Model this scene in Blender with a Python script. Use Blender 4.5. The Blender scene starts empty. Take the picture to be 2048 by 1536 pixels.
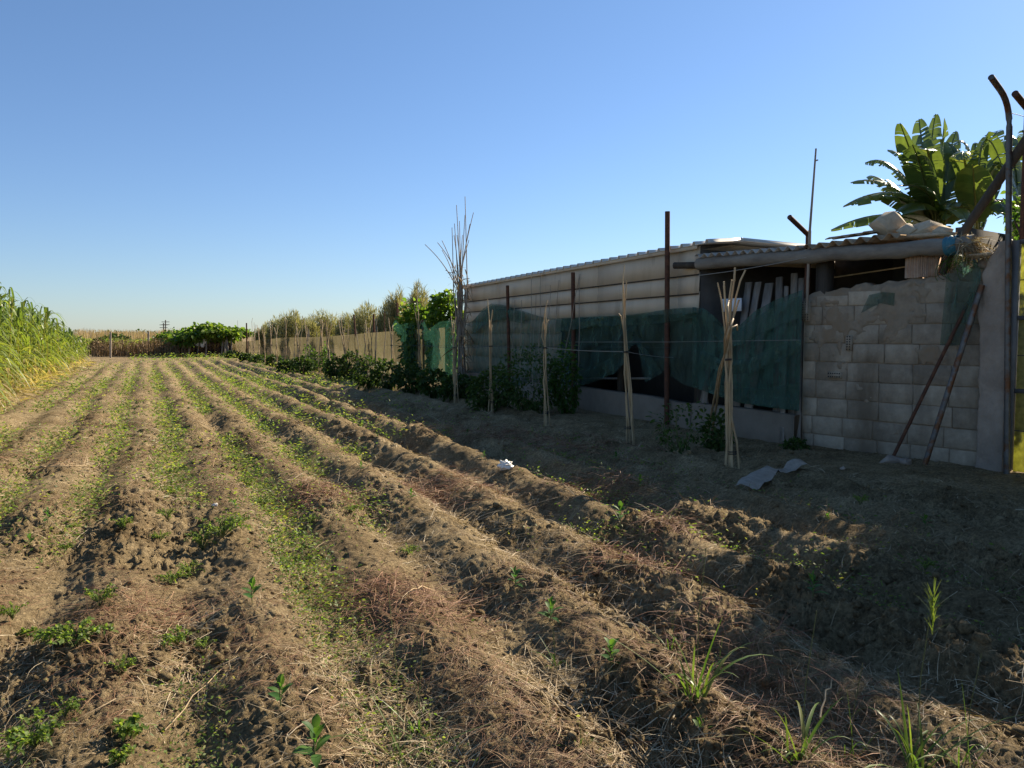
import bpy, math, random
import numpy as np
from mathutils import Vector

# ------------------------------------------------------------------ camera, sky, sun, exposure
S = bpy.context.scene
COL = S.collection
RX = np.random.default_rng(7)
random.seed(7)
YAW, PITCH, FPX, CAMH = math.radians(24.5), math.atan2(100, 1600), 1600.0, 1.6

cam_d = bpy.data.cameras.new("camera")
cam_d.sensor_width = 36.0
cam_d.lens = 36.0 * FPX / 2048.0
cam_d.clip_start = 0.05
cam_d.clip_end = 12000
cam = bpy.data.objects.new("camera", cam_d)
COL.objects.link(cam)
cam.location = (0, 0, CAMH)
cam.rotation_euler = (math.pi / 2 - PITCH, 0, -YAW)
S.camera = cam

SUN_EL = math.radians(32)
SUN_AZ = math.radians(24.5 + 46)          # clockwise from +Y (the direction of the rows)
W = bpy.data.worlds.new("World")
S.world = W
W.use_nodes = True
nt = W.node_tree
sky = nt.nodes.new("ShaderNodeTexSky")
sky.sky_type = 'NISHITA'
sky.sun_disc = False
sky.sun_elevation = SUN_EL
sky.sun_rotation = SUN_AZ
sky.altitude = 0
sky.air_density = 1.0
sky.dust_density = 0.15
sky.ozone_density = 1.0
bg = nt.nodes["Background"]
bg.inputs["Strength"].default_value = 0.059
wb = nt.nodes.new("ShaderNodeMix"); wb.data_type = 'RGBA'; wb.blend_type = 'MULTIPLY'
wb.inputs["Factor"].default_value = 1.0; wb.inputs["B"].default_value = (0.79, 1.07, 1.16, 1)
nt.links.new(sky.outputs[0], wb.inputs["A"])
tcn = nt.nodes.new("ShaderNodeTexCoord"); sxyz = nt.nodes.new("ShaderNodeSeparateXYZ")
hz = nt.nodes.new("ShaderNodeValToRGB")                 # sky tint by height: darker and less yellow towards the horizon
for p_, c_ in ((0.0, (0.74, 0.67, 0.86, 1)), (0.12, (0.80, 0.76, 0.90, 1)), (0.40, (1.03, 0.97, 0.97, 1)), (1.0, (1.08, 0.98, 0.96, 1))):
    e_ = hz.color_ramp.elements[0] if p_ == 0.0 else (hz.color_ramp.elements[1] if p_ == 1.0 else hz.color_ramp.elements.new(p_))
    e_.position = p_; e_.color = c_
wb2 = nt.nodes.new("ShaderNodeMix"); wb2.data_type = 'RGBA'; wb2.blend_type = 'MULTIPLY'; wb2.inputs["Factor"].default_value = 1.0
nt.links.new(tcn.outputs["Generated"], sxyz.inputs[0]); nt.links.new(sxyz.outputs["Z"], hz.inputs[0])
nt.links.new(wb.outputs["Result"], wb2.inputs["A"]); nt.links.new(hz.outputs["Color"], wb2.inputs["B"])
nt.links.new(wb2.outputs["Result"], bg.inputs["Color"])

sun_d = bpy.data.lights.new("sun", 'SUN')
sun_d.energy = 5.0
sun_d.angle = math.radians(0.55)
sun_d.color = (1.0, 0.87, 0.68)
sun = bpy.data.objects.new("sun", sun_d)
COL.objects.link(sun)
sun_dir = Vector((math.sin(SUN_AZ) * math.cos(SUN_EL), math.cos(SUN_AZ) * math.cos(SUN_EL), math.sin(SUN_EL)))
sun.rotation_euler = (-sun_dir).to_track_quat('-Z', 'Y').to_euler()
sun.location = (30, 10, 30)

S.view_settings.view_transform = 'Standard'
S.view_settings.look = 'None'
S.view_settings.exposure = 1.2
S.view_settings.gamma = 1.0
S.render.engine = 'CYCLES'
S.cycles.max_bounces = 6
S.cycles.transparent_max_bounces = 12
S.cycles.use_denoising = True

# ------------------------------------------------------------------ measuring helpers (photo measurements -> metres)
FWD = np.array([math.sin(YAW) * math.cos(PITCH), math.cos(YAW) * math.cos(PITCH), -math.sin(PITCH)])
RGT = np.array([math.cos(YAW), -math.sin(YAW), 0.0])
UPV = np.cross(RGT, FWD)
EYE = np.array([0, 0, CAMH])


def ray(px, py):
    return FWD * FPX + RGT * (px - 1024) + UPV * (768 - py)


def G(px, py, z=0.0):
    d = ray(px, py)
    return EYE + d * ((z - CAMH) / d[2])


def V(px, py, P0, P1, off=0.0):
    """point where the sight line meets the upright plane through P0-P1 (off metres towards the field)"""
    t = np.array([P1[0] - P0[0], P1[1] - P0[1], 0.0])
    n = np.array([t[1], -t[0], 0.0])
    n /= np.linalg.norm(n)
    if n[0] > 0:
        n = -n
    q = np.array([P0[0], P0[1], 0.0]) + n * off
    d = ray(px, py)
    return EYE + d * (np.dot(q - EYE, n) / np.dot(d, n))


def D(px, py, dist):
    """point on a sight line at a given horizontal distance ahead"""
    d = ray(px, py)
    h = np.array([math.sin(YAW), math.cos(YAW), 0])
    return EYE + d * (dist / np.dot(d, h))


# ------------------------------------------------------------------ noise and ground height
def _hash(ix, iy, seed):
    h = (ix.astype(np.int64) * 374761393 + iy.astype(np.int64) * 668265263 + seed * 1442695041) & 0xFFFFFFFF
    h = ((h ^ (h >> 13)) * 1274126177) & 0xFFFFFFFF
    h = h ^ (h >> 16)
    return (h & 0xFFFF).astype(np.float64) / 65535.0


def vnoise(x, y, seed=0):
    x = np.asarray(x, float); y = np.asarray(y, float)
    ix = np.floor(x); iy = np.floor(y)
    fx = x - ix; fy = y - iy
    fx = fx * fx * (3 - 2 * fx); fy = fy * fy * (3 - 2 * fy)
    a = _hash(ix, iy, seed); b = _hash(ix + 1, iy, seed)
    c = _hash(ix, iy + 1, seed); d = _hash(ix + 1, iy + 1, seed)
    return (a * (1 - fx) + b * fx) * (1 - fy) + (c * (1 - fx) + d * fx) * fy


def billow(x, y, seed):
    return np.abs(vnoise(x, y, seed) * 2 - 1)


def smooth(a, b, x):
    t = np.clip((x - a) / (b - a), 0, 1)
    return t * t * (3 - 2 * t)


ROW0, ROWD = 0.62, 0.787


def rowd(X, Y):
    wob = (vnoise(X * 0 + 3.1 + np.round((X - ROW0) / ROWD) * 7.3, Y * 0.22, 5) - 0.5) * 0.16 \
        + (vnoise(X * 0.3, Y * 0.9, 6) - 0.5) * 0.10
    u = (X - ROW0 + wob + 0.12 * (1 - smooth(2.5, 7.5, Y))) / ROWD
    return u - np.round(u), np.round(u)


def field_mask(X, Y):
    return smooth(-4.0, -3.2, X) * (1 - smooth(7.0, 7.8, X)) * (1 - smooth(50, 54, Y))


def gz(X, Y, fine=True):
    X = np.asarray(X, float); Y = np.asarray(Y, float)
    d, k = rowd(X, Y)
    prof = 0.5 + 0.5 * np.cos(2 * np.pi * d)
    prof = prof ** 0.85
    amp = (0.105 + 0.055 * smooth(0.6, 2.6, X) + 0.04 * smooth(2.8, 4.0, X)) * (0.75 + 0.5 * vnoise(k * 3.7, Y * 0.35, 9)) * (1.0 - 0.3 * smooth(4.6, 6.0, X))
    m = field_mask(X, Y)
    z = m * (amp * prof - 0.125) - (1 - m) * 0.03
    z = z + (vnoise(X * 0.5, Y * 0.5, 11) - 0.5) * 0.04
    z = z + (vnoise(X * 2.3, Y * 2.3, 12) - 0.5) * 0.07 * (0.4 + 0.6 * m)
    z = z + m * (vnoise(X * 4.6 + 3, Y * 3.6, 19) - 0.5) * 0.03
    if fine:
        R = np.hypot(X, Y)
        f1 = 1 - smooth(16, 38, R)
        f2 = 1 - smooth(6, 12, R)
        f3 = 1 - smooth(3.5, 7, R)
        rough = 0.6 + 1.5 * smooth(0.35, 0.75, vnoise(X * 1.1, Y * 1.1, 13))
        rough *= (0.5 + 0.5 * m)
        z = z + f1 * rough * (0.5 - billow(X * 7, Y * 7, 14)) * 0.026
        z = z + f1 * rough * (0.5 - billow(X * 15 + Y, Y * 15 - X, 15)) * 0.032
        z = z + f2 * rough * (0.5 - billow(X * 33, Y * 33 + X * 3, 16)) * 0.025
        z = z + f3 * (vnoise(X * 75, Y * 75, 17) - 0.5) * 0.014
    return z


def gp(px, py):
    """point on the ridged ground under a measured position"""
    p = G(px, py, -0.05)
    for _ in range(4):
        p = G(px, py, float(gz(p[0], p[1])))
    return p


# ------------------------------------------------------------------ mesh helpers
class MB:
    def __init__(self):
        self.v = []; self.f = []; self.t = []; self.n = 0

    def add(self, verts, faces, tint=0.5):
        verts = np.asarray(verts, float).reshape(-1, 3)
        faces = np.asarray(faces, np.int64)
        self.v.append(verts)
        self.f.append((faces + self.n))
        self.t.append(np.broadcast_to(np.asarray(tint, float), (len(verts),)).copy())
        self.n += len(verts)

    def box(self, c, size, rot=None, tint=0.5, jitter=0.0):
        s = np.array(size) / 2
        v = np.array([[x, y, z] for x in (-1, 1) for y in (-1, 1) for z in (-1, 1)], float) * s
        if jitter:
            v += RX.uniform(-jitter, jitter, v.shape)
        if rot is not None:
            v = v @ np.asarray(rot).T
        v += np.array(c)
        self.add(v, [[0, 1, 3, 2], [4, 6, 7, 5], [0, 4, 5, 1], [2, 3, 7, 6], [0, 2, 6, 4], [1, 5, 7, 3]], tint)

    def tube(self, pts, rad, sides=8, tint=0.5, cap=True, wob=0.0):
        pts = np.asarray(pts, float)
        n = len(pts)
        rad = np.broadcast_to(np.asarray(rad, float), (n,))
        tg = np.gradient(pts, axis=0)
        tg /= np.linalg.norm(tg, axis=1)[:, None] + 1e-9
        ref = np.array([0, 0, 1.0]) if abs(tg[:, 2]).mean() < 0.8 else np.array([1.0, 0, 0])
        a = np.cross(tg, ref); a /= np.linalg.norm(a, axis=1)[:, None] + 1e-9
        b = np.cross(tg, a)
        ang = np.linspace(0, 2 * np.pi, sides, endpoint=False)
        r = rad[:, None] * (1 + wob * RX.uniform(-1, 1, (n, sides)))
        v = pts[:, None, :] + r[:, :, None] * (np.cos(ang)[None, :, None] * a[:, None, :] + np.sin(ang)[None, :, None] * b[:, None, :])
        i = np.arange(n - 1)[:, None]; j = np.arange(sides)[None, :]; j2 = (j + 1) % sides
        f = np.stack([i * sides + j, i * sides + j2, (i + 1) * sides + j2, (i + 1) * sides + j], -1).reshape(-1, 4)
        base = self.n
        self.add(v.reshape(-1, 3), f, tint)
        if cap:
            for row, p in ((0, pts[0]), (n - 1, pts[-1])):
                vv = np.vstack([v[row], p[None]])
                ff = [[j, (j + 1) % sides, sides, sides] for j in range(sides)]
                self.add(vv, ff, tint)

    def ribbons(self, P, Dr, Sd, L, Wd, segs=3, droop=0.0, prof=None, tint=0.5, fold=0.0, kink=None):
        """N curved strips: base P, direction Dr, side Sd, length L, width Wd; droop bends them down"""
        P = np.asarray(P, float); N = len(P)
        L = np.broadcast_to(np.asarray(L, float), (N,)); Wd = np.broadcast_to(np.asarray(Wd, float), (N,))
        droop = np.broadcast_to(np.asarray(droop, float), (N,))
        t = np.linspace(0, 1, segs + 1)
        if prof is None:
            prof = lambda t: np.ones_like(t)
        pr = prof(t)
        C = P[:, None, :] + Dr[:, None, :] * (L[:, None] * t[None, :])[:, :, None]
        C[:, :, 2] -= (droop * L)[:, None] * (t ** 2)[None, :]
        if kink is not None:
            C += kink[:, None, :] * (np.sin(np.pi * t))[None, :, None]
        half = (Wd[:, None] * pr[None, :] * 0.5)[:, :, None] * Sd[:, None, :]
        if fold:
            nrm = np.cross(Sd, Dr)
            up = (Wd[:, None] * pr[None, :] * fold)[:, :, None] * nrm[:, None, :]
            up = np.where(nrm[:, None, 2:3] < 0, -up, up)
            v = np.stack([C - half + up, C, C + half + up], 2)
            c = 3
        else:
            v = np.stack([C - half, C + half], 2)
            c = 2
        per = (segs + 1) * c
        fs = []
        for s in range(segs):
            for q in range(c - 1):
                fs.append([s * c + q, s * c + q + 1, (s + 1) * c + q + 1, (s + 1) * c + q])
        fs = np.array(fs)
        f = (np.arange(N)[:, None, None] * per + fs[None]).reshape(-1, 4)
        tint = np.broadcast_to(np.asarray(tint, float), (N,))
        self.add(v.reshape(-1, 3), f, np.repeat(tint, per))

    def mesh(self, name, m, smooth_=False):
        v = np.concatenate(self.v); t = np.concatenate(self.t)
        f = np.concatenate(self.f)
        me = bpy.data.meshes.new(name)
        tri = f[:, 2] == f[:, 3]
        sizes = np.where(tri, 3, 4)
        loops = f.reshape(-1)
        keep = np.ones(len(loops), bool)
        keep[3::4][tri] = False
        loops = loops[keep]
        starts = np.concatenate([[0], np.cumsum(sizes)[:-1]])
        me.vertices.add(len(v)); me.loops.add(len(loops)); me.polygons.add(len(f))
        me.vertices.foreach_set("co", v.astype(np.float32).ravel())
        me.loops.foreach_set("vertex_index", loops.astype(np.int32))
        me.polygons.foreach_set("loop_start", starts.astype(np.int32))
        me.polygons.foreach_set("loop_total", sizes.astype(np.int32))
        if smooth_:
            me.polygons.foreach_set("use_smooth", np.ones(len(f), bool))
        me.update(calc_edges=True)
        a = me.attributes.new("tint", 'FLOAT', 'POINT')
        a.data.foreach_set("value", t.astype(np.float32))
        me.materials.append(m)
        me.validate()
        return me

    def build(self, name, m, parent=None, smooth_=False, bevel=0.0):
        o = bpy.data.objects.new(name, self.mesh(name, m, smooth_))
        COL.objects.link(o)
        if parent is not None:
            o.parent = parent
            o.matrix_parent_inverse = Matrix_inv(parent)
        if bevel:
            b = o.modifiers.new("bevel", 'BEVEL'); b.width = bevel; b.segments = 2; b.limit_method = 'ANGLE'
        return o


def Matrix_inv(p):
    from mathutils import Matrix
    # meshes are modelled where they stand; parts cancel the shift of the Empty that carries them
    return Matrix.Translation(-Vector(p.location)) if p.type == 'EMPTY' else Matrix.Identity(4)


def tag(o, label=None, cat=None, group=None, kind=None):
    if label: o["label"] = label
    if cat: o["category"] = cat
    if group: o["group"] = group
    if kind: o["kind"] = kind
    return o


def thing(name, loc, label, cat, group=None):
    o = bpy.data.objects.new(name, None)
    o.empty_display_size = 0.1
    o.location = Vector([float(a) for a in loc])
    COL.objects.link(o)
    return tag(o, label, cat, group)


def unit(a):
    a = np.asarray(a, float)
    return a / (np.linalg.norm(a, axis=-1, keepdims=True) + 1e-12)


def rand_dirs(n, zlo=-1.0, zhi=1.0):
    z = RX.uniform(zlo, zhi, n); a = RX.uniform(0, 2 * np.pi, n); r = np.sqrt(np.clip(1 - z * z, 0, 1))
    return np.stack([r * np.cos(a), r * np.sin(a), z], 1)


def side_of(Dv, roll=None):
    s = np.cross(Dv, np.array([0, 0, 1.0]))
    s = unit(s + 1e-6)
    if roll is not None:
        n = np.cross(s, Dv)
        s = s * np.cos(roll)[:, None] + n * np.sin(roll)[:, None]
    return s


LEAF = lambda t: np.sin(np.pi * np.clip(t, 0.02, 0.985)) ** 0.8
BLADE = lambda t: np.clip(1.0 - t ** 2.2, 0.02, 1) * np.clip(0.45 + t * 4, 0, 1)
STRAW = lambda t: np.clip(1.15 - t, 0.2, 1)


# ------------------------------------------------------------------ materials
def srgb(c):
    c = np.array(c, float) / 255.0
    return tuple(np.where(c <= 0.04045, c / 12.92, ((c + 0.055) / 1.055) ** 2.4)) + (1.0,)


def ramp(N, stops):
    r = N.new("ShaderNodeValToRGB")
    el = r.color_ramp.elements
    while len(el) < len(stops): el.new(0.5)
    for e, (p, c) in zip(el, stops):
        e.position = p
        e.color = c if len(c) == 4 else tuple(c) + (1,)
    return r


def noise(N, Lk, coord, scale, detail=6, rough=0.6, stretch=None):
    n = N.new("ShaderNodeTexNoise")
    n.inputs["Scale"].default_value = scale; n.inputs["Detail"].default_value = detail
    n.inputs["Roughness"].default_value = rough
    if stretch:
        mp = N.new("ShaderNodeMapping"); mp.inputs["Scale"].default_value = stretch
        Lk.new(coord, mp.inputs[0]); coord = mp.outputs[0]
    Lk.new(coord, n.inputs["Vector"])
    return n


def leafmat(name, stops, trans=0.45, rough=0.45, tcol=1.6, spec=0.3, mott=0.35):
    m = bpy.data.materials.new(name); m.use_nodes = True
    N, Lk = m.node_tree.nodes, m.node_tree.links
    p = N["Principled BSDF"]; out = N["Material Output"]
    at = N.new("ShaderNodeAttribute"); at.attribute_name = "tint"
    r = ramp(N, stops); Lk.new(at.outputs["Fac"], r.inputs[0])
    geo = N.new("ShaderNodeNewGeometry")
    nz = noise(N, Lk, geo.outputs["Position"], 14, 3)
    mx = N.new("ShaderNodeMix"); mx.data_type = 'RGBA'; mx.blend_type = 'MULTIPLY'
    rr = ramp(N, [(0.3, (1 - mott,) * 3), (0.7, (1 + mott * 0.4,) * 3)])
    Lk.new(nz.outputs["Fac"], rr.inputs[0])
    mx.inputs["Factor"].default_value = 1.0
    Lk.new(r.outputs[0], mx.inputs["A"]); Lk.new(rr.outputs[0], mx.inputs["B"])
    Lk.new(mx.outputs["Result"], p.inputs["Base Color"])
    p.inputs["Roughness"].default_value = rough
    p.inputs["Specular IOR Level"].default_value = spec
    if trans > 0:
        tr = N.new("ShaderNodeBsdfTranslucent")
        g = N.new("ShaderNodeMix"); g.data_type = 'RGBA'; g.blend_type = 'MULTIPLY'; g.inputs["Factor"].default_value = 1
        g.inputs["B"].default_value = (tcol, tcol, tcol * 0.45, 1)
        Lk.new(mx.outputs["Result"], g.inputs["A"]); Lk.new(g.outputs["Result"], tr.inputs["Color"])
        ms = N.new("ShaderNodeMixShader"); ms.inputs[0].default_value = trans
        Lk.new(p.outputs[0], ms.inputs[1]); Lk.new(tr.outputs[0], ms.inputs[2])
        Lk.new(ms.outputs[0], out.inputs["Surface"])
    return m


def solid(name, stops, scale=6.0, rough=0.85, bump=0.3, bscale=None, stretch=None, metal=0.0, detail=8, stain=None, coord="pos", bdist=0.01):
    m = bpy.data.materials.new(name); m.use_nodes = True
    N, Lk = m.node_tree.nodes, m.node_tree.links
    p = N["Principled BSDF"]
    if coord == "pos":
        geo = N.new("ShaderNodeNewGeometry"); co = geo.outputs["Position"]
    else:
        tc = N.new("ShaderNodeTexCoord"); co = tc.outputs["Object"]
    nz = noise(N, Lk, co, scale, detail, 0.65, stretch)
    r = ramp(N, stops)
    at = N.new("ShaderNodeAttribute"); at.attribute_name = "tint"
    ad = N.new("ShaderNodeMath"); ad.operation = 'MULTIPLY_ADD'
    ad.inputs[1].default_value = 0.5; Lk.new(at.outputs["Fac"], ad.inputs[0])
    sb = N.new("ShaderNodeMath"); sb.operation = 'SUBTRACT'; sb.inputs[1].default_value = 0.25
    Lk.new(nz.outputs["Fac"], sb.inputs[0]); Lk.new(sb.outputs[0], ad.inputs[2])
    Lk.new(ad.outputs[0], r.inputs[0])
    colr = r.outputs[0]
    if stain:
        sc, lo, hi, c, st = stain
        n2 = noise(N, Lk, co, sc, 6, 0.6, st)
        r2 = ramp(N, [(lo, (0, 0, 0)), (hi, (1, 1, 1))]); Lk.new(n2.outputs["Fac"], r2.inputs[0])
        mx = N.new("ShaderNodeMix"); mx.data_type = 'RGBA'
        Lk.new(r2.outputs[0], mx.inputs["Factor"]); Lk.new(colr, mx.inputs["A"]); mx.inputs["B"].default_value = c
        colr = mx.outputs["Result"]
    Lk.new(colr, p.inputs["Base Color"])
    p.inputs["Roughness"].default_value = rough; p.inputs["Metallic"].default_value = metal
    p.inputs["Specular IOR Level"].default_value = 0.25
    if bump:
        b = N.new("ShaderNodeBump"); b.inputs["Strength"].default_value = bump; b.inputs["Distance"].default_value = bdist
        n3 = noise(N, Lk, co, bscale or scale * 5, 6, 0.7, stretch)
        Lk.new(n3.outputs["Fac"], b.inputs["Height"]); Lk.new(b.outputs[0], p.inputs["Normal"])
    return m


def netmat(name, col, dens, tcol, weave=0.0):
    m = bpy.data.materials.new(name); m.use_nodes = True
    N, Lk = m.node_tree.nodes, m.node_tree.links
    out = N["Material Output"]; N.remove(N["Principled BSDF"])
    geo = N.new("ShaderNodeNewGeometry")
    nz = noise(N, Lk, geo.outputs["Position"], 5.0, 8, 0.7, (1, 1, 0.28))
    r = ramp(N, [(0.3, tuple(np.array(col) * 0.6)), (0.7, tuple(np.array(col) * 1.4))]); Lk.new(nz.outputs["Fac"], r.inputs[0])
    df = N.new("ShaderNodeBsdfDiffuse"); Lk.new(r.outputs[0], df.inputs[0])
    tl = N.new("ShaderNodeBsdfTranslucent"); tl.inputs[0].default_value = tuple(tcol) + (1,)
    m1 = N.new("ShaderNodeMixShader"); m1.inputs[0].default_value = 0.5
    Lk.new(df.outputs[0], m1.inputs[1]); Lk.new(tl.outputs[0], m1.inputs[2])
    tp = N.new("ShaderNodeBsdfTransparent")
    r2 = ramp(N, [(0.36, (dens - 0.22,) * 3), (0.64, (min(dens + 0.14, 1),) * 3)]); Lk.new(nz.outputs["Fac"], r2.inputs[0])
    m2 = N.new("ShaderNodeMixShader")
    Lk.new(r2.outputs[0], m2.inputs[0]); Lk.new(tp.outputs[0], m2.inputs[1]); Lk.new(m1.outputs[0], m2.inputs[2])
    Lk.new(m2.outputs[0], out.inputs["Surface"])
    return m


M = {}
M["cane_leaf"] = leafmat("cane_leaf", [(0.0, (0.40, 0.30, 0.17)), (0.28, (0.33, 0.29, 0.12)), (0.42, (0.24, 0.28, 0.06)), (0.7, (0.155, 0.215, 0.045)), (1.0, (0.075, 0.125, 0.03))], 0.45, 0.4, 1.7)
M["weed"] = leafmat("weed", [(0.0, (0.27, 0.26, 0.075)), (0.3, (0.165, 0.225, 0.05)), (1.0, (0.085, 0.155, 0.035))], 0.52, 0.55, 1.9)
M["seedling"] = leafmat("seedling", [(0.0, (0.09, 0.17, 0.035)), (1.0, (0.045, 0.12, 0.028))], 0.4, 0.55, 1.9, 0.2)
M["grass"] = leafmat("grass", [(0.0, (0.30, 0.25, 0.10)), (0.3, (0.14, 0.19, 0.04)), (1.0, (0.07, 0.14, 0.03))], 0.45, 0.4, 1.6)
M["bush"] = leafmat("bush", [(0.0, (0.08, 0.125, 0.03)), (1.0, (0.03, 0.065, 0.018))], 0.35, 0.6, 1.5, 0.15)
M["vine"] = leafmat("vine", [(0.0, (0.16, 0.22, 0.035)), (0.5, (0.08, 0.15, 0.025)), (1.0, (0.04, 0.09, 0.02))], 0.5, 0.4, 1.9)
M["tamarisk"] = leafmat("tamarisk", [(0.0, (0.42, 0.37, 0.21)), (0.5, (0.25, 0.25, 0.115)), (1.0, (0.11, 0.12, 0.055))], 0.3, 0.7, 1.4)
M["banana"] = leafmat("banana", [(0.0, (0.26, 0.27, 0.07)), (0.25, (0.12, 0.165, 0.045)), (1.0, (0.055, 0.09, 0.03))], 0.30, 0.28, 1.8, 0.7, 0.2)
M["straw"] = leafmat("straw", [(0.0, (0.15, 0.085, 0.045)), (0.35, (0.29, 0.20, 0.105)), (0.7, (0.40, 0.305, 0.185)), (1.0, (0.56, 0.47, 0.33))], 0.15, 0.7, 1.1)
M["redstem"] = leafmat("redstem", [(0.0, (0.11, 0.055, 0.03)), (0.5, (0.21, 0.105, 0.055)), (1.0, (0.33, 0.21, 0.11))], 0.1, 0.7, 1.0)
M["redheap"] = leafmat("redheap", [(0.0, (0.12, 0.05, 0.03)), (0.5, (0.25, 0.115, 0.065)), (1.0, (0.40, 0.25, 0.14))], 0.1, 0.7, 1.0)
M["dryreed"] = leafmat("dryreed", [(0.0, (0.17, 0.12, 0.075)), (0.5, (0.36, 0.27, 0.15)), (1.0, (0.50, 0.37, 0.24))], 0.3, 0.7, 1.2)
M["stem"] = solid("stem", [(0.2, (0.07, 0.09, 0.03)), (0.8, (0.13, 0.14, 0.05))], 20, 0.7, 0)
M["trunk"] = solid("trunk", [(0.2, (0.05, 0.035, 0.025)), (0.8, (0.14, 0.105, 0.075))], 8, 0.9, 0.5, 30)
M["pstem"] = solid("pstem", [(0.2, (0.10, 0.09, 0.04)), (0.8, (0.22, 0.20, 0.09))], 5, 0.6, 0.2, 20, (1, 1, 0.2))
M["bamboo"] = solid("bamboo", [(0.15, (0.20, 0.135, 0.075)), (0.5, (0.41, 0.30, 0.17)), (0.85, (0.60, 0.47, 0.29))], 9, 0.6, 0.15, 40, (1, 1, 0.25))
M["greycane"] = solid("greycane", [(0.15, (0.15, 0.12, 0.09)), (0.5, (0.27, 0.22, 0.17)), (0.85, (0.38, 0.32, 0.25))], 9, 0.6, 0.15, 40, (1, 1, 0.25))
M["twine"] = solid("twine", [(0.2, (0.012, 0.012, 0.014)), (0.8, (0.03, 0.03, 0.035))], 30, 0.6, 0)
M["cord"] = solid("cord", [(0.2, (0.20, 0.185, 0.16)), (0.8, (0.32, 0.30, 0.27))], 30, 0.6, 0)
M["rust"] = solid("rust", [(0.2, (0.045, 0.026, 0.020)), (0.5, (0.10, 0.045, 0.028)), (0.8, (0.19, 0.085, 0.045))], 12, 0.75, 0.25, 60, None, 0.25)
M["greysteel"] = solid("greysteel", [(0.2, (0.07, 0.068, 0.066)), (0.8, (0.17, 0.16, 0.15))], 9, 0.5, 0.12, 50, None, 0.6, 6, (6, 0.5, 0.62, (0.13, 0.06, 0.03, 1), None))
M["logwood"] = solid("logwood", [(0.2, (0.10, 0.085, 0.07)), (0.5, (0.20, 0.175, 0.145)), (0.8, (0.30, 0.27, 0.225))], 7, 0.85, 0.5, 30, (1.0, 0.25, 1.0))
M["plank"] = solid("plank", [(0.2, (0.15, 0.13, 0.11)), (0.5, (0.27, 0.24, 0.21)), (0.8, (0.40, 0.36, 0.32))], 8, 0.85, 0.4, 30, (2, 2, 0.15))
M["darkpost"] = solid("darkpost", [(0.2, (0.035, 0.028, 0.022)), (0.8, (0.10, 0.08, 0.06))], 8, 0.85, 0.4, 30, (2, 2, 0.2))
M["block"] = solid("block", [(0.2, (0.21, 0.165, 0.12)), (0.5, (0.335, 0.272, 0.20)), (0.8, (0.46, 0.38, 0.285))], 6, 0.95, 1.0, 40, None, 0, 10, (1.3, 0.52, 0.70, (0.17, 0.13, 0.09, 1), (1, 1, 0.35)))
M["mortar"] = solid("mortar", [(0.2, (0.18, 0.14, 0.10)), (0.8, (0.35, 0.28, 0.20))], 7, 0.95, 0.7, 40, None, 0, 10, (1.6, 0.5, 0.66, (0.24, 0.175, 0.115, 1), (1, 1, 0.6)))
M["concrete"] = solid("concrete", [(0.2, (0.21, 0.165, 0.125)), (0.5, (0.32, 0.255, 0.20)), (0.8, (0.44, 0.36, 0.285))], 3, 0.95, 0.8, 30, None, 0, 10, (2.0, 0.5, 0.7, (0.22, 0.18, 0.15, 1), (1, 1, 0.35)), bdist=0.02)
M["plinth"] = solid("plinth", [(0.2, (0.155, 0.12, 0.085)), (0.8, (0.25, 0.20, 0.15))], 2.5, 0.95, 0.5, 25, None, 0, 10, (1.4, 0.55, 0.72, (0.17, 0.13, 0.10, 1), None))
M["clad"] = solid("clad", [(0.2, (0.44, 0.35, 0.25)), (0.5, (0.55, 0.445, 0.325)), (0.8, (0.62, 0.51, 0.38))], 1.6, 0.65, 0.12, 25, (1, 1, 0.35), 0, 8, (2.2, 0.58, 0.74, (0.27, 0.20, 0.14, 1), (1, 1, 0.18)))
M["zinc"] = solid("zinc", [(0.2, (0.52, 0.49, 0.44)), (0.8, (0.70, 0.66, 0.60))], 2, 0.55, 0.1, 20, None, 0.1)
M["fibro"] = solid("fibro", [(0.2, (0.27, 0.25, 0.225)), (0.8, (0.44, 0.41, 0.37))], 5, 0.95, 0.4, 40, None, 0, 8, (3, 0.52, 0.68, (0.12, 0.10, 0.085, 1), None))
M["fibro_brown"] = solid("fibro_brown", [(0.2, (0.24, 0.165, 0.105)), (0.8, (0.42, 0.31, 0.20))], 5, 0.95, 0.4, 40, None, 0, 8, (3, 0.52, 0.68, (0.13, 0.085, 0.06, 1), None))
M["rock"] = solid("rock", [(0.2, (0.33, 0.26, 0.18)), (0.8, (0.60, 0.49, 0.36))], 9, 0.95, 0.7, 40, coord="obj")
M["brick"] = solid("brick", [(0.2, (0.34, 0.20, 0.13)), (0.5, (0.46, 0.30, 0.20)), (0.8, (0.55, 0.42, 0.31))], 9, 0.9, 0.4, 50)
M["hole"] = solid("hole", [(0.2, (0.02, 0.018, 0.016)), (0.8, (0.035, 0.03, 0.026))], 20, 1, 0)  # near-black stands in for the shade inside the brick's holes
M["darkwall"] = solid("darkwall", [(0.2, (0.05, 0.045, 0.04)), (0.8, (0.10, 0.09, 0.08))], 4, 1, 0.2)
M["whiteboard"] = solid("whiteboard", [(0.2, (0.62, 0.64, 0.68)), (0.8, (0.78, 0.79, 0.82))], 3, 0.6, 0)
M["plastic"] = solid("plastic", [(0.2, (0.62, 0.58, 0.52)), (0.8, (0.85, 0.82, 0.78))], 20, 0.45, 0.3, 30)
M["dirty_plastic"] = solid("dirty_plastic", [(0.2, (0.15, 0.125, 0.10)), (0.5, (0.26, 0.22, 0.18)), (0.8, (0.40, 0.35, 0.29))], 9, 0.7, 0.5, 30)
M["bluewrap"] = solid("bluewrap", [(0.2, (0.02, 0.09, 0.13)), (0.8, (0.06, 0.20, 0.26))], 12, 0.5, 0.4, 40)
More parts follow.
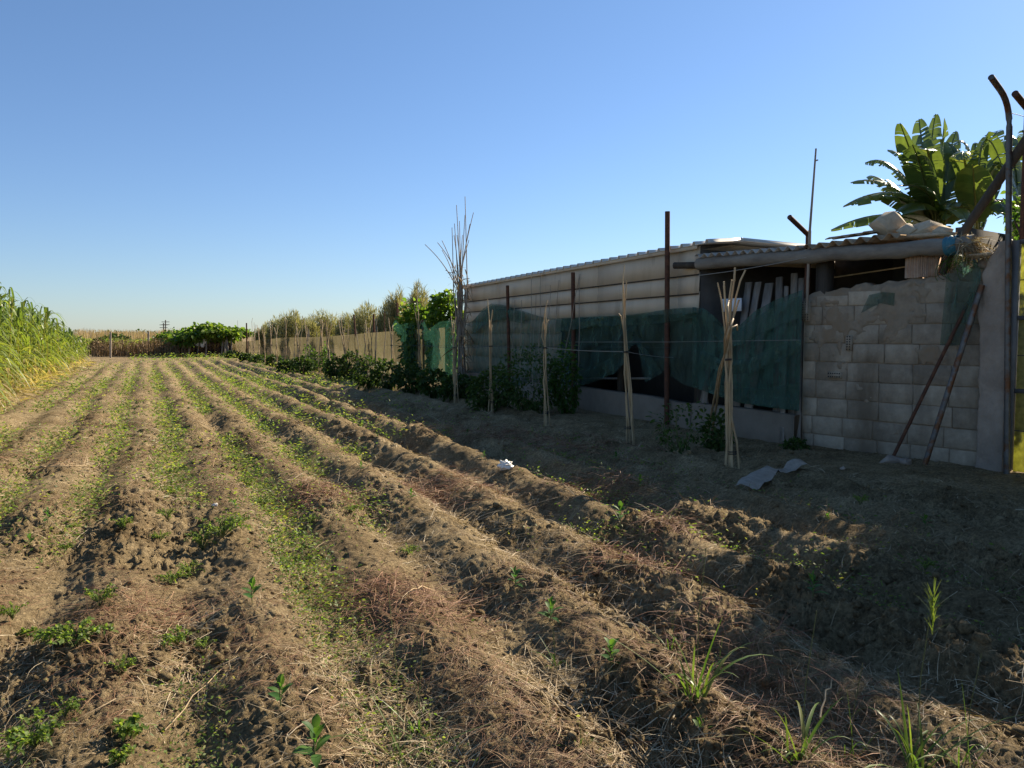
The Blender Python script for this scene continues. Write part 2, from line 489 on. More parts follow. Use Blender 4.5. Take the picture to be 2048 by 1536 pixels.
M["gate_sheet"] = solid("gate_sheet", [(0.2, (0.34, 0.37, 0.16)), (0.8, (0.48, 0.51, 0.25))], 2, 0.6, 0.1, 20, None, 0, 8, (3, 0.55, 0.75, (0.25, 0.24, 0.12, 1), None))
M["gate_sheet"] = leafmat("gate_sheet", [(0.0, (0.38, 0.385, 0.27)), (0.5, (0.44, 0.445, 0.32)), (1.0, (0.48, 0.485, 0.36))], 0.62, 0.5, 1.35)
M["gate_frame"] = solid("gate_frame", [(0.2, (0.10, 0.095, 0.09)), (0.8, (0.19, 0.18, 0.17))], 8, 0.6, 0.2, 40, None, 0.2)
M["greennet"] = netmat("greennet", (0.12, 0.20, 0.155), 0.58, (0.09, 0.20, 0.15))
M["greennet_dense"] = netmat("greennet_dense", (0.10, 0.19, 0.15), 0.76, (0.07, 0.18, 0.14))
M["greennet_thin"] = netmat("greennet_thin", (0.03, 0.095, 0.07), 0.38, (0.03, 0.10, 0.07))
M["screen"] = netmat("screen", (0.145, 0.13, 0.075), 0.90, (0.145, 0.125, 0.07))
M["dark_sheet"] = netmat("dark_sheet", (0.014, 0.012, 0.016), 0.9, (0.012, 0.01, 0.012))  # near-black, paints the dark inside of the pergola


def soil_material():
    m = bpy.data.materials.new("soil"); m.use_nodes = True
    N, Lk = m.node_tree.nodes, m.node_tree.links
    p = N["Principled BSDF"]
    geo = N.new("ShaderNodeNewGeometry"); co = geo.outputs["Position"]
    n1 = noise(N, Lk, co, 1.2, 8, 0.65)
    r1 = ramp(N, [(0.30, (0.128, 0.092, 0.050)), (0.5, (0.228, 0.172, 0.098)), (0.70, (0.345, 0.275, 0.168))])
    Lk.new(n1.outputs["Fac"], r1.inputs[0])
    n2 = noise(N, Lk, co, 38, 6, 0.7)
    r2 = ramp(N, [(0.32, (0.42, 0.41, 0.40)), (0.5, (0.95, 0.95, 0.94)), (0.68, (1.55, 1.52, 1.46))])
    Lk.new(n2.outputs["Fac"], r2.inputs[0])
    mx = N.new("ShaderNodeMix"); mx.data_type = 'RGBA'; mx.blend_type = 'MULTIPLY'; mx.inputs["Factor"].default_value = 1
    Lk.new(r1.outputs[0], mx.inputs["A"]); Lk.new(r2.outputs[0], mx.inputs["B"])
    n6 = noise(N, Lk, co, 5.5, 8, 0.8)
    r6 = ramp(N, [(0.33, (0.62, 0.56, 0.52)), (0.5, (1.0, 0.98, 0.95)), (0.66, (1.30, 1.28, 1.22))])
    Lk.new(n6.outputs["Fac"], r6.inputs[0])
    m6 = N.new("ShaderNodeMix"); m6.data_type = 'RGBA'; m6.blend_type = 'MULTIPLY'; m6.inputs["Factor"].default_value = 1
    Lk.new(mx.outputs["Result"], m6.inputs["A"]); Lk.new(r6.outputs[0], m6.inputs["B"]); mx = m6
    # "tint" = how much dried plant litter covers the soil there (0 bare, 1 littered)
    at = N.new("ShaderNodeAttribute"); at.attribute_name = "tint"
    n3 = noise(N, Lk, co, 9, 8, 0.75)
    r3 = ramp(N, [(0.42, (0, 0, 0)), (0.62, (1, 1, 1))]); Lk.new(n3.outputs["Fac"], r3.inputs[0])
    mu = N.new("ShaderNodeMath"); mu.operation = 'MULTIPLY'
    Lk.new(r3.outputs[0], mu.inputs[0]); Lk.new(at.outputs["Fac"], mu.inputs[1])
    mx2 = N.new("ShaderNodeMix"); mx2.data_type = 'RGBA'
    Lk.new(mu.outputs[0], mx2.inputs["Factor"]); Lk.new(mx.outputs["Result"], mx2.inputs["A"])
    r4 = ramp(N, [(0.3, (0.25, 0.18, 0.092)), (0.7, (0.45, 0.36, 0.21))]); Lk.new(n2.outputs["Fac"], r4.inputs[0])
    Lk.new(r4.outputs[0], mx2.inputs["B"])
    Lk.new(mx2.outputs["Result"], p.inputs["Base Color"])
    p.inputs["Roughness"].default_value = 1.0; p.inputs["Specular IOR Level"].default_value = 0.1
    b = N.new("ShaderNodeBump"); b.inputs["Strength"].default_value = 1.0; b.inputs["Distance"].default_value = 0.04
    n5 = noise(N, Lk, co, 55, 8, 0.75)
    Lk.new(n5.outputs["Fac"], b.inputs["Height"]); Lk.new(b.outputs[0], p.inputs["Normal"])
    return m


M["soil"] = soil_material()

# ------------------------------------------------------------------ ground sheet (ridged field to the horizon)
def build_ground():
    na = 1150
    ang = np.linspace(-math.radians(74), math.radians(74), na) + YAW
    # rings: fine near the path, coarser with distance
    r = [0.9]
    while r[-1] < 75: r.append(r[-1] * 1.0040 + 0.0008)
    while r[-1] < 9000: r.append(r[-1] * 1.06)
    r = np.array(r)
    nr = len(r)
    A, R = np.meshgrid(ang, r)
    X = np.sin(A) * R + 0.0
    Y = np.cos(A) * R - 0.6
    Z = gz(X, Y)
    far = smooth(60, 120, np.hypot(X, Y))
    Z = Z * (1 - far) - 0.06 * far
    d, k = rowd(X, Y)
    m = field_mask(X, Y)
    litter = np.clip(smooth(0.15, 0.5, np.abs(d)) * 0.55 + vnoise(X * 0.8, Y * 0.5, 31) * 0.7 - 0.15, 0, 1) * m + (1 - m) * 0.25
    v = np.stack([X, Y, Z], -1).reshape(-1, 3)
    i = np.arange(nr - 1)[:, None]; j = np.arange(na - 1)[None]
    f = np.stack([i * na + j, (i + 1) * na + j, (i + 1) * na + j + 1, i * na + j + 1], -1).reshape(-1, 4)
    f = f[:, ::-1]
    mb = MB(); mb.add(v, f, litter.ravel())
    o = mb.build("ground", M["soil"], smooth_=True)
    tag(o, "brown ploughed field soil in long parallel ridges and furrows", None, None, "structure")


build_ground()
# ------------------------------------------------------------------ buildings and walls along the right side
PC, PD, PE, PF = G(930, 768), G(1396, 855), G(1603, 886), G(1962, 930)
PC[2] = PD[2] = PE[2] = PF[2] = 0


def inward(P0, P1):
    t = np.array([P1[0] - P0[0], P1[1] - P0[1], 0.0]); t /= np.linalg.norm(t)
    n = np.array([t[1], -t[0], 0.0])
    if n[0] < 0: n = -n
    return t, n


def on(P0, P1, s, z, off=0.0):
    """point s metres along P0-P1, z high, off metres out towards the field"""
    t, n = inward(P0, P1)
    return np.array([P0[0], P0[1], 0]) + t * s - n * off + np.array([0, 0, z])


LCD = np.linalg.norm(PD - PC); LDE = np.linalg.norm(PE - PD); LEF = np.linalg.norm(PF - PE)


def board(mb, P0, P1, s0, s1, z0, z1, o0, o1, th=0.012, tint=0.5, n=1):
    """a slab between heights z0..z1, its foot pushed out o0 and its head o1"""
    q = []
    for s in (s0, s1):
        for (z, o) in ((z0, o0), (z1, o1)):
            for e in (0, -th):
                q.append(on(P0, P1, s, z, o + e))
    mb.add(q, [[0, 2, 3, 1], [4, 5, 7, 6], [0, 4, 6, 2], [1, 3, 7, 5], [2, 6, 7, 3], [0, 1, 5, 4]], tint)


def sheet_roof(mb, P0, P1, s0, s1, zf0, zf1, depth, rise, period, amp, over=0.12, trap=False, th=0.012, nd=6, sag=0.0):
    n = max(int((s1 - s0) / period * (10 if not trap else 1)), 2)
    if trap:
        ss = []; hh = []
        s = s0
        while s < s1:
            for ds, h in ((0, 0), (period * .70, 0), (period * .76, amp), (period * .90, amp), (period * .96, 0)):
                ss.append(s + ds); hh.append(h)
            s += period
        ss = np.array(ss); hh = np.array(hh)
    else:
        ss = np.linspace(s0, s1, n + 1); hh = amp * np.sin(2 * np.pi * (ss - s0) / period)
    dd = np.linspace(-over, depth, nd + 1)
    t, nn = inward(P0, P1)
    fr = (ss - s0) / (s1 - s0)
    zf = zf0 + (zf1 - zf0) * fr - sag * np.sin(np.pi * np.clip(fr, 0, 1))
    top = []
    for d in dd:
        base = np.array([P0[0], P0[1], 0]) + t * ss[:, None] + nn * d
        base[:, 2] = zf + hh + rise * d
        top.append(base)
    top = np.array(top); bot = top.copy(); bot[:, :, 2] -= th
    nr, nc = top.shape[:2]
    i = np.arange(nr - 1)[:, None]; j = np.arange(nc - 1)[None]
    f = np.stack([i * nc + j, i * nc + j + 1, (i + 1) * nc + j + 1, (i + 1) * nc + j], -1).reshape(-1, 4)
    v = np.concatenate([top.reshape(-1, 3), bot.reshape(-1, 3)])
    k = nr * nc
    e = [[j, j + k, j + k + 1, j + 1] for j in range(nc - 1)]
    e += [[(nr - 1) * nc + j, (nr - 1) * nc + j + 1, (nr - 1) * nc + j + 1 + k, (nr - 1) * nc + j + k] for j in range(nc - 1)]
    for c0 in (0, nc - 1):
        e += [[i * nc + c0, (i + 1) * nc + c0, (i + 1) * nc + c0 + k, i * nc + c0 + k] for i in range(nr - 1)]
    mb.add(v, np.vstack([f, f[:, ::-1] + k, np.array(e)]), 0.5)


def slab(mb, P0, P1, s0, s1, off0, off1, z0, z1, tint=0.5):
    q = [on(P0, P1, s, z, o) for s in (s0, s1) for o in (off0, off1) for z in (z0, z1)]
    mb.add(q, [[0, 1, 3, 2], [4, 6, 7, 5], [0, 4, 5, 1], [2, 3, 7, 6], [0, 2, 6, 4], [1, 5, 7, 3]], tint)


def build_shed():
    t = thing("shed", PC, "long low shed of beige horizontal cladding with a pale ribbed metal roof behind green netting", "shed")
    zr = V(1390, 494, PC, PD)[2]
    z1 = V(1390, 545, PC, PD)[2]; z2 = V(1390, 583, PC, PD)[2]
    ladder = [zr, z1, z2, z2 - 0.34, z2 - 0.68, z2 - 1.02, z2 - 1.36, 0.43]
    sp = 7.3                                     # the lower boards stop here; beyond it the front is open
    mb = MB()
    for a in range(len(ladder) - 1):
        s1 = LCD if a < 3 else sp
        x = 0.0
        while x < s1 - 0.05:                      # each sheet about 3 m long
            x1 = min(x + 3.05, s1)
            board(mb, PC, PD, x, x1 - 0.006, ladder[a + 1] - 0.03, ladder[a] - 0.002, 0.026, 0.006, tint=RX.uniform(.35, .65))
            x = x1
    mb.build("wall_cladding", M["clad"], t)
    mb = MB()
    for z in (z1 - 0.045, z2 - 0.045):
        board(mb, PC, PD, 0.0, LCD, z - 0.011, z + 0.011, 0.034, 0.034, 0.014)
    mb.build("lap_shadow_strip", M["darkpost"], t)  # dark strips paint the shadow line under the cladding laps
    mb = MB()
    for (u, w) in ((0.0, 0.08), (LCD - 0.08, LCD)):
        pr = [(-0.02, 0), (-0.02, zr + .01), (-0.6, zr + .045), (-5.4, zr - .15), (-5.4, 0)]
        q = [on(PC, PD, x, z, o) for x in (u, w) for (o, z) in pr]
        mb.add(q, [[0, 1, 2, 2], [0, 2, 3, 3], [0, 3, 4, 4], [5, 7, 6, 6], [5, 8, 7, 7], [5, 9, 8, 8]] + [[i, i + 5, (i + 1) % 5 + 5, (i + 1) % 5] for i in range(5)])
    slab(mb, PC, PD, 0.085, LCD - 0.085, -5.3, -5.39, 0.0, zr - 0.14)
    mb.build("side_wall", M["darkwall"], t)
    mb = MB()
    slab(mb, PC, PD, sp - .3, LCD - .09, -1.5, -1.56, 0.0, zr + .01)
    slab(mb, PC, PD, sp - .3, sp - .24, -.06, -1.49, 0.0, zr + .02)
    mb.build("added_dark_partition", M["darkwall"], t)  # partition added behind the open front to make the inside dark
    mb = MB(); slab(mb, PC, PD, LCD + .002, LCD + .012, -.03, -5.3, zr - .30, zr - .16)
    q = [on(PC, PD, LCD + e, z, o) for e in (.002, .012) for (o, z) in ((-.03, zr - .06), (-.6, zr + .04), (-5.3, zr - .15))]
    mb.add(q, [[0, 1, 2, 2], [3, 5, 4, 4], [0, 3, 4, 1], [1, 4, 5, 2]]); mb.build("gable_cladding", M["clad"], t)
    mb = MB()
    sheet_roof(mb, PC, PD, -0.1, LCD + 0.02, zr + 0.015, zr + 0.03, 0.6, 0.075, 0.37, 0.055, 0.10, True, 0.01, 3)
    sheet_roof(mb, PC, PD, -0.1, LCD + 0.02, zr + 0.015 + .073, zr + 0.03 + .073, 5.5, -0.04, 0.37, 0.05, -0.55, True, 0.01, 3)
    mb.build("roof", M["zinc"], t)
    mb = MB()
    board(mb, PC, PD, -0.1, LCD, zr - 0.05, zr + 0.012, 0.075, 0.075, 0.01)
    mb.build("eaves_trim", M["clad"], t)
    for s in (sp, sp + 2.6):
        mb = MB(); slab(mb, PC, PD, s, s + 0.12, -0.05, -0.17, 0.0, zr - 0.06)
        mb.build("door_post", M["darkpost"], t)
    m2 = MB()                                    # rail inside the open front
    a, b = V(1170, 757, PC, PD, -0.35), V(1300, 757, PC, PD, -0.35)
    m2.tube([a, b], 0.025, 6); m2.build("rail", M["plank"], t)


build_shed()


def build_plinth():
    def top(px, py): return V(px, py, PC, PD)[2]
    mb = MB()
    z = 0.42
    for (P0, P1, s0, s1) in ((PC, PD, -0.3, LCD), (PD, PE, 0.0, LDE - 0.01)):
        n = int((s1 - s0) / 0.12)
        ss = np.linspace(s0, s1, n + 1)
        zz = z + (vnoise(ss * 0.8, ss * 0, 41) - 0.5) * 0.05
        rows = []
        for s, h in zip(ss, zz):
            rows.append([on(P0, P1, s, -0.25, 0.16), on(P0, P1, s, h - 0.015, 0.14 + 0.01 * RX.random()), on(P0, P1, s, h, 0.12), on(P0, P1, s, h, -0.04), on(P0, P1, s, -0.25, -0.04)])
        v = np.array(rows); c = 5
        f = [[i * c + q, i * c + q + 1, (i + 1) * c + q + 1, (i + 1) * c + q] for i in range(n) for q in range(4)]
        f += [[0, 1, 2, 3], [n * c, n * c + 3, n * c + 2, n * c + 1]]
        mb.add(v.reshape(-1, 3), f)
    o = mb.build("plinth_wall", M["plinth"])
    tag(o, "low grey concrete plinth wall running under the green netting along the shed", "wall")


build_plinth()


def zDE(px, py, off=0.0): return V(px, py, PD, PE, off)


def build_leanto():
    t = thing("animal_shelter", PD, "ramshackle open shelter with a log beam and wavy fibre cement roof beside the shed", "shelter")
    z0 = zDE(1400, 512)[2]; z1 = zDE(1600, 496)[2]
    mb = MB()
    sheet_roof(mb, PD, PE, 0.06, LDE + 0.05, z0, z1, 3.0, 0.065, 0.177, 0.03, 0.18, False, 0.009, 4)
    mb.build("roof", M["fibro"], t)
    # brown sheets over the block wall part
    mb = MB()
    za = V(1640, 493, PE, PF)[2]; zb = V(1790, 472, PE, PF)[2]
    sheet_roof(mb, PE, PF, 0.10, 1.50, za, zb, 2.0, 0.05, 0.2, 0.038, 0.22, False, 0.011, 4)
    mb.build("roof", M["fibro_brown"], t)
    mb = MB()
    # a second sheet slipped askew on top
    a = V(1650, 478, PE, PF, 0.0); b = V(1745, 462, PE, PF, 0.0)
    e = np.array([0.5, 0.9, 0.12]); e /= np.linalg.norm(e)
    u = b - a
    pts = []
    for q in np.linspace(0, 1, 12):
        for r in (0, 1.2):
            pts.append(a + u * q + np.array([0.8, 0.2, 0.12]) * r + np.array([0, 0, 0.0 + 0.02 * math.sin(q * 24)]))
    f = [[2 * i, 2 * i + 1, 2 * i + 3, 2 * i + 2] for i in range(11)]
    v = np.array(pts); mb.add(np.vstack([v, v - [0, 0, 0.012]]), f + [[x + 24 for x in ff[::-1]] for ff in f] + [[2 * i, 2 * i + 2, 2 * i + 26, 2 * i + 24] for i in range(11)])
    mb.build("loose_sheet", M["fibro_brown"], t)
    # one long log that carries the roof edge
    A = V(1398, 527, PD, PE, 0.06); B = V(1620, 511, PD, PE, 0.10); Cc = V(1800, 500, PE, PF, 0.10); Dd = V(1950, 487, PE, PF, 0.08)
    pts = [A + (B - A) * q for q in np.linspace(0, .95, 8)] + [B + (Cc - B) * q for q in np.linspace(0, .95, 8)] + [Cc + (Dd - Cc) * q for q in np.linspace(0, 1, 8)]
    pts = np.array(pts); pts[:, 2] += (vnoise(np.arange(len(pts)) * .5, np.zeros(len(pts)), 3) - .5) * .03
    mb = MB(); mb.tube(pts, np.linspace(0.10, 0.105, len(pts)) * (1 + 0.06 * np.sin(np.arange(len(pts)) * 1.7)), 14, 0.5, True, 0.03)
    mb.build("log_beam", M["logwood"], t, True)
    # posts
    for (px, w, P0, P1, o) in ((1403, 0.14, PD, PE, -0.12), (1650, 0.17, PE, PF, -0.14)):
        p = V(px, 560, P0, P1, o)
        mb = MB(); mb.box((p[0], p[1], 1.34), (w, w, 2.68), jitter=0.01)
        mb.build("post", M["darkpost"], t)
    p = V(1408, 530, PD, PE, -0.02)
    mb = MB(); mb.tube([p + [-.25, .5, 0.02], p + [0.0, 0, 0], p + [.5, -0.4, -0.02]], 0.06, 8, 0.4, True, 0.1)
    mb.build("short_log", M["darkpost"], t, True)
    # rear and side walls keep the inside dark
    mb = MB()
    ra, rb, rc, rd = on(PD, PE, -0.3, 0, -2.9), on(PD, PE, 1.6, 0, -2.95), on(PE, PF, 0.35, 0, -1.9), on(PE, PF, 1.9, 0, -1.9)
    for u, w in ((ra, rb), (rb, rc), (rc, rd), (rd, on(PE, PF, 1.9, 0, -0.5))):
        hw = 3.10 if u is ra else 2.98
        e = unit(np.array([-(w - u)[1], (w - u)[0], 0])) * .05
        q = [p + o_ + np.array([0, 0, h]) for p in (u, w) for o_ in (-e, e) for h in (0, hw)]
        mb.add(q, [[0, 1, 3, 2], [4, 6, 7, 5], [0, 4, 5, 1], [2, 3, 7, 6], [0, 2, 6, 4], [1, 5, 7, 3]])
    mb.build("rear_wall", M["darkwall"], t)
    mb = MB()
    a, b = V(1660, 556, PE, PF, -0.9), V(1815, 533, PE, PF, -0.5)
    mb.tube([a, b], 0.012, 6); mb.build("rail", M["bamboo"], t)
    return t


shelter = build_leanto()

# boards standing inside the shelter
PLANKS = [(1402, 548, 1404, 640, 0.18), (1428, 552, 1420, 640, 0.20), (1497, 565, 1484, 660, 0.14), (1516, 563, 1500, 655, 0.13),
          (1538, 567, 1524, 650, 0.17), (1558, 554, 1556, 640, 0.13), (1572, 572, 1570, 640, 0.08), (1588, 546, 1586, 640, 0.12), (1602, 556, 1600, 640, 0.10)]
PLL = ["wide dark plank standing at the left end of the open shelter", "grey plank left of the white board in the open shelter", "leaning plank just right of the white board in the shelter",
       "narrow leaning plank, second to the right of the white board", "broad leaning plank in the middle of the open shelter", "upright plank right of the leaning planks in the shelter",
       "short narrow plank between two upright planks in the shelter", "tall upright plank near the rusty angled post", "plank half hidden behind the rusty angled post"]
for (tx, ty, bx, by, w), lab in zip(PLANKS, PLL):
    a = V(tx, ty, PD, PE, -0.45); b = V(bx, by, PD, PE, -0.30)
    d = (b - a); b = a + d * (a[2] / -d[2])
    tt, nn = inward(PD, PE)
    q = []
    for e, p in ((0, a), (1, b)):
        for s in (-w / 2, w / 2):
            for o in (0, 0.025):
                q.append(p + tt * s + nn * o + (np.array([0, 0, RX.uniform(-.01, .01)]) if e == 0 else 0))
    mb = MB(); mb.add(q, [[0, 2, 3, 1], [4, 5, 7, 6], [0, 4, 6, 2], [1, 3, 7, 5], [2, 6, 7, 3], [0, 1, 5, 4]], RX.uniform(.3, .7))
    tag(mb.build("plank", M["plank"]), lab, "plank", "boards standing inside the shelter")

mb = MB()
a, b = V(1444, 598, PD, PE, -0.15), V(1482, 622, PD, PE, -0.15)
tt, nn = inward(PD, PE)
w = np.dot(b - a, tt)
q = [a + tt * s + nn * o + np.array([0, 0, z]) for s in (0, w) for o in (0, .02) for z in (b[2] - a[2], 0)]
mb.add(q, [[0, 1, 3, 2], [4, 6, 7, 5], [0, 4, 5, 1], [2, 3, 7, 6], [0, 2, 6, 4], [1, 5, 7, 3]])
tag(mb.build("board", M["whiteboard"]), "small white rectangular board among the planks in the shelter", "board")


def block_top(s):
    """height of the block wall's ragged top at s metres from its left end"""
    xs = [1605, 1640, 1720, 1800, 1880, 1932, 1962]; ys = [590, 582, 570, 557, 548, 540, 520]
    P = [V(x, y, PE, PF) for x, y in zip(xs, ys)]
    tt, _ = inward(PE, PF)
    S_ = [np.dot(p - PE, tt) for p in P]
    return np.interp(s, S_, [p[2] for p in P])


def build_blockwall():
    t = thing("block_wall", PE, "high wall of bare concrete blocks with a ragged mortar top", "wall")
    ch, bl, th = 0.262, 0.475, 0.2
    mb = MB()
    z = -0.10; c = 0
    while z < 2.6:
        h = ch - 0.012 + RX.uniform(-.004, .004)
        s = -RX.uniform(0.1, 0.4) if c % 2 else -RX.uniform(0.25, 0.30) - 0.0
        while s < LEF:
            L = bl + RX.uniform(-.03, .03)
            a, b = max(s, 0.0), min(s + L - 0.012, LEF + 0.05)
            if b - a > 0.06:
                zt = min(z + h, float(block_top((a + b) / 2)) - 0.09)
                if zt - z > 0.05:
                    o = RX.uniform(-.004, .005)
                    dz = RX.uniform(-.004, .004)
                    # a bevelled face: front inset ring
                    q = []
                    e = 0.010
                    for (oo, ins) in ((o, e), (o - e, 0.0), (-th, 0.0)):
                        for (ss, zz) in ((a + ins, z + dz + ins), (b - ins, z + dz + ins), (b - ins, zt + dz - ins), (a + ins, zt + dz - ins)):
                            q.append(on(PE, PF, ss + RX.normal(0, .003), zz + RX.normal(0, .003), oo + RX.normal(0, .002)))
                    f = [[0, 1, 2, 3]] + [[i, i + 4, (i + 1) % 4 + 4, (i + 1) % 4] for i in range(4)] + [[i + 4, i + 8, (i + 1) % 4 + 8, (i + 1) % 4 + 4] for i in range(4)]
                    mb.add(q, f, np.clip(RX.normal(.5, .17), 0, 1))
            s += L
        z += ch; c += 1
    mb.build("masonry", M["block"], t)
    # mortar: recessed in the joints, smeared over the blocks in the upper middle
    ns, nz = 230, 150
    ss = np.linspace(0.0, LEF + 0.03, ns)
    v = []
    topz = block_top(ss) + (vnoise(ss * 9, ss * 0 + 2, 51) - .5) * .07
    for k in range(nz):
        fr = k / (nz - 1)
        z = -0.2 + (topz + 0.2) * fr
        cov = smooth(0.58, 0.72, vnoise(ss * 2.2, z * 2.4, 52) * .45 + vnoise(ss * 7, z * 7, 53) * .35 + vnoise(ss * 19, z * 19, 56) * .2
                     + 0.15 * smooth(1.35, 2.0, z) * smooth(.3, 1.0, ss) - 0.16 * (z < 1.1))
        o = -0.021 + cov * (0.026 + 0.014 * vnoise(ss * 14, z * 14, 54)) + 0.004 * vnoise(ss * 40, z * 40, 55)
        edge = smooth(0.0, 0.09, topz - z)
        o = o * edge - (1 - edge) * 0.05 + 0.012 * (1 - smooth(0.08, 0.25, topz - z)) * edge
        tt, nn = inward(PE, PF)
        p = PE + tt * ss[:, None] - nn * o[:, None]; p[:, 2] = z
        v.append(p)
    back = np.array(v[-1]) + nn * 0.2
    v.append(back)
    bb = back.copy(); bb[:, 2] = -0.2; v.append(bb)
    v = np.array(v)
    i = np.arange(v.shape[0] - 1)[:, None]; j = np.arange(ns - 1)[None]
    f = np.stack([i * ns + j, i * ns + j + 1, (i + 1) * ns + j + 1, (i + 1) * ns + j], -1).reshape(-1, 4)
    mb = MB(); mb.add(v.reshape(-1, 3), f)
    slab(mb, PE, PF, -0.004, 0.012, 0.004, -0.2, -0.2, float(topz[0]) - .03)
    mb.build("mortar", M["mortar"], t, True)
    # pieces of perforated brick built into the wall
    for (px, py, wpx, hpx) in ((1614, 622, 15, 40), (1700, 686, 10, 30), (1671, 750, 26, 13)):
        p = V(px, py, PE, PF); tt, nn = inward(PE, PF)
        sc = np.linalg.norm(V(px + 10, py, PE, PF) - p) / 10
        w, h = wpx * sc, hpx * np.linalg.norm(V(px, py + 10, PE, PF) - p) / 10
        s0 = np.dot(p - PE, tt)
        mb = MB(); slab(mb, PE, PF, s0 - w / 2, s0 + w / 2, 0.042, -0.03, p[2] - h / 2, p[2] + h / 2)
        o = mb.build("perforated_brick", M["block"], t)
        mb = MB()
        nx, nzv = max(int(w / .032), 2), max(int(h / .034), 2)
        for a in range(nx):
            for b in range(nzv):
                ctr = on(PE, PF, s0 + (a - (nx - 1) / 2) * w / nx, p[2] + (b - (nzv - 1) / 2) * h / nzv, 0.045)
                mb.tube([ctr, ctr + nn * 0.004], 0.0105, 8)
        mb.build("dark_hole_disc", M["hole"], o)  # flat dark discs paint the shaded holes, nothing is cut out
    return t


build_blockwall()


def rough_prism(mb, base, t, n, prof, w, d, amp, seed, nz=60, nw=24, nd=10):
    """upright rough block: base = front left foot; prof(z fraction)->left edge shift"""
    per = []
    for q in np.linspace(0, 1, nw, endpoint=False): per.append((q, 0))
    for q in np.linspace(0, 1, nd, endpoint=False): per.append((1, q))
    for q in np.linspace(0, 1, nw, endpoint=False): per.append((1 - q, 1))
    for q in np.linspace(0, 1, nd, endpoint=False): per.append((0, 1 - q))
    per = np.array(per); m = len(per)
    H = prof["h"]
    rows = []
    for k in range(nz):
        z = H * k / (nz - 1)
        l, r = prof["l"](z), prof["r"](z)
        s = l + (r - l) * per[:, 0]
        dd = per[:, 1] * d
        dn = amp * ((vnoise(s * 9 + z * 2, z * 9 + dd * 9, seed) - .5) * 2 + (vnoise(s * 30, z * 30 + dd * 20, seed + 1) - .5))
        p = base + t * s[:, None] + n * dd[:, None]
        p[:, 2] = z - .15
        outw = np.stack([(per[:, 0] > .99) * 1.0 - (per[:, 0] < .01) * 1.0, (per[:, 1] > .99) * 1.0 - (per[:, 1] < .01) * 1.0], 1)
        p = p + (t * outw[:, :1] + n * outw[:, 1:]) * dn[:, None]
        rows.append(p)
    v = np.array(rows).reshape(-1, 3)
    i = np.arange(nz - 1)[:, None]; j = np.arange(m)[None]; j2 = (j + 1) % m
    f = np.stack([i * m + j, i * m + j2, (i + 1) * m + j2, (i + 1) * m + j], -1).reshape(-1, 4)
    top = rows[-1].mean(0)
    v = np.vstack([v, top[None] + [0, 0, .03]])
    k0 = (nz - 1) * m
    f = np.vstack([f, [[k0 + a, k0 + (a + 1) % m, nz * m, nz * m] for a in range(m)]])
    mb.add(v, f)


TEF, NEF = inward(PE, PF)
P_pl = V(1960, 800, PE, PF, 0.07); P_pl[2] = 0
w_pil = float(np.dot(V(2009, 800, PE, PF, .07) - P_pl, TEF))
z_pil = V(1995, 484, PE, PF, 0.05)[2]
mb = MB()
zs = V(1960, 560, PE, PF, .05)[2]
rough_prism(mb, P_pl, TEF, NEF, {"h": z_pil + .15, "l": lambda z: -0.02 + 0.16 * float(smooth(zs + .05, z_pil, z - .15)) - 0.05 * float(smooth(1.6, 2.1, z) * (1 - smooth(2.1, 2.4, z))), "r": lambda z: w_pil}, w_pil, 0.34, 0.014, 61)
tag(mb.build("gate_pillar", M["concrete"], None, True), "rough grey concrete gate pillar at the end of the block wall", "pillar")


def build_gate():
    p0 = V(2011, 800, PE, PF, 0.02); s0 = float(np.dot(p0 - PE, TEF))
    zt = V(2035, 484, PE, PF)[2]
    t = thing("metal_gate", (p0[0], p0[1], 0), "yellowish green metal gate with dark frame rails, cut off by the right edge", "gate")
    mb = MB()
    slab(mb, PE, PF, s0 + .09, s0 + 2.5, -0.03, -0.036, -0.03, zt - .02)
    mb.build("sheet", M["gate_sheet"], t)
    mb = MB(); slab(mb, PE, PF, s0, s0 + 0.085, 0.03, -0.06, 0.0, zt + 0.02); mb.build("frame_post", M["gate_frame"], t)
    for py in (484, 636, 782):
        z = V(2035, py, PE, PF)[2]
        mb = MB(); slab(mb, PE, PF, s0 + .09, s0 + 2.5, 0.02, -0.025, z - .026, z + .026); mb.build("rail", M["gate_frame"], t)
    mb = MB()
    for py in (560, 711, 862):
        z = V(2035, py, PE, PF)[2]
        slab(mb, PE, PF, s0 + .09, s0 + 2.5, -0.022, -0.028, z - .006, z + .006)
    mb.build("seam", M["gate_frame"], t)
    for q in range(3):
        mb = MB()
        c0 = s0 + .26 + q * .5
        a = np.linspace(0, 3.6 * np.pi, 60); r = 0.135 * (1 - a / a[-1] * .8)
        mb.tube([on(PE, PF, c0 + rr * math.cos(aa + 2), zt + .15 + rr * math.sin(aa + 2), 0.0) for aa, rr in zip(a, r)], 0.014, 6)
        mb.build("scroll", M["gate_frame"], t, True)


build_gate()

# iron pipes and posts ------------------------------------------------------
def arc(pts, n=7):
    """smooth path through three points a-b-c with a rounded corner"""
    a, b, c = [np.array(p) for p in pts]
    u, w = a - b, c - b
    r = min(np.linalg.norm(u), np.linalg.norm(w)) * .55
    r = min(r, 0.28)
    p, q = b + u / np.linalg.norm(u) * r, b + w / np.linalg.norm(w) * r
    out = [a]
    for s in np.linspace(0, 1, n): out.append((1 - s) ** 2 * p + 2 * s * (1 - s) * b + s * s * q)
    out.append(c)
    return out


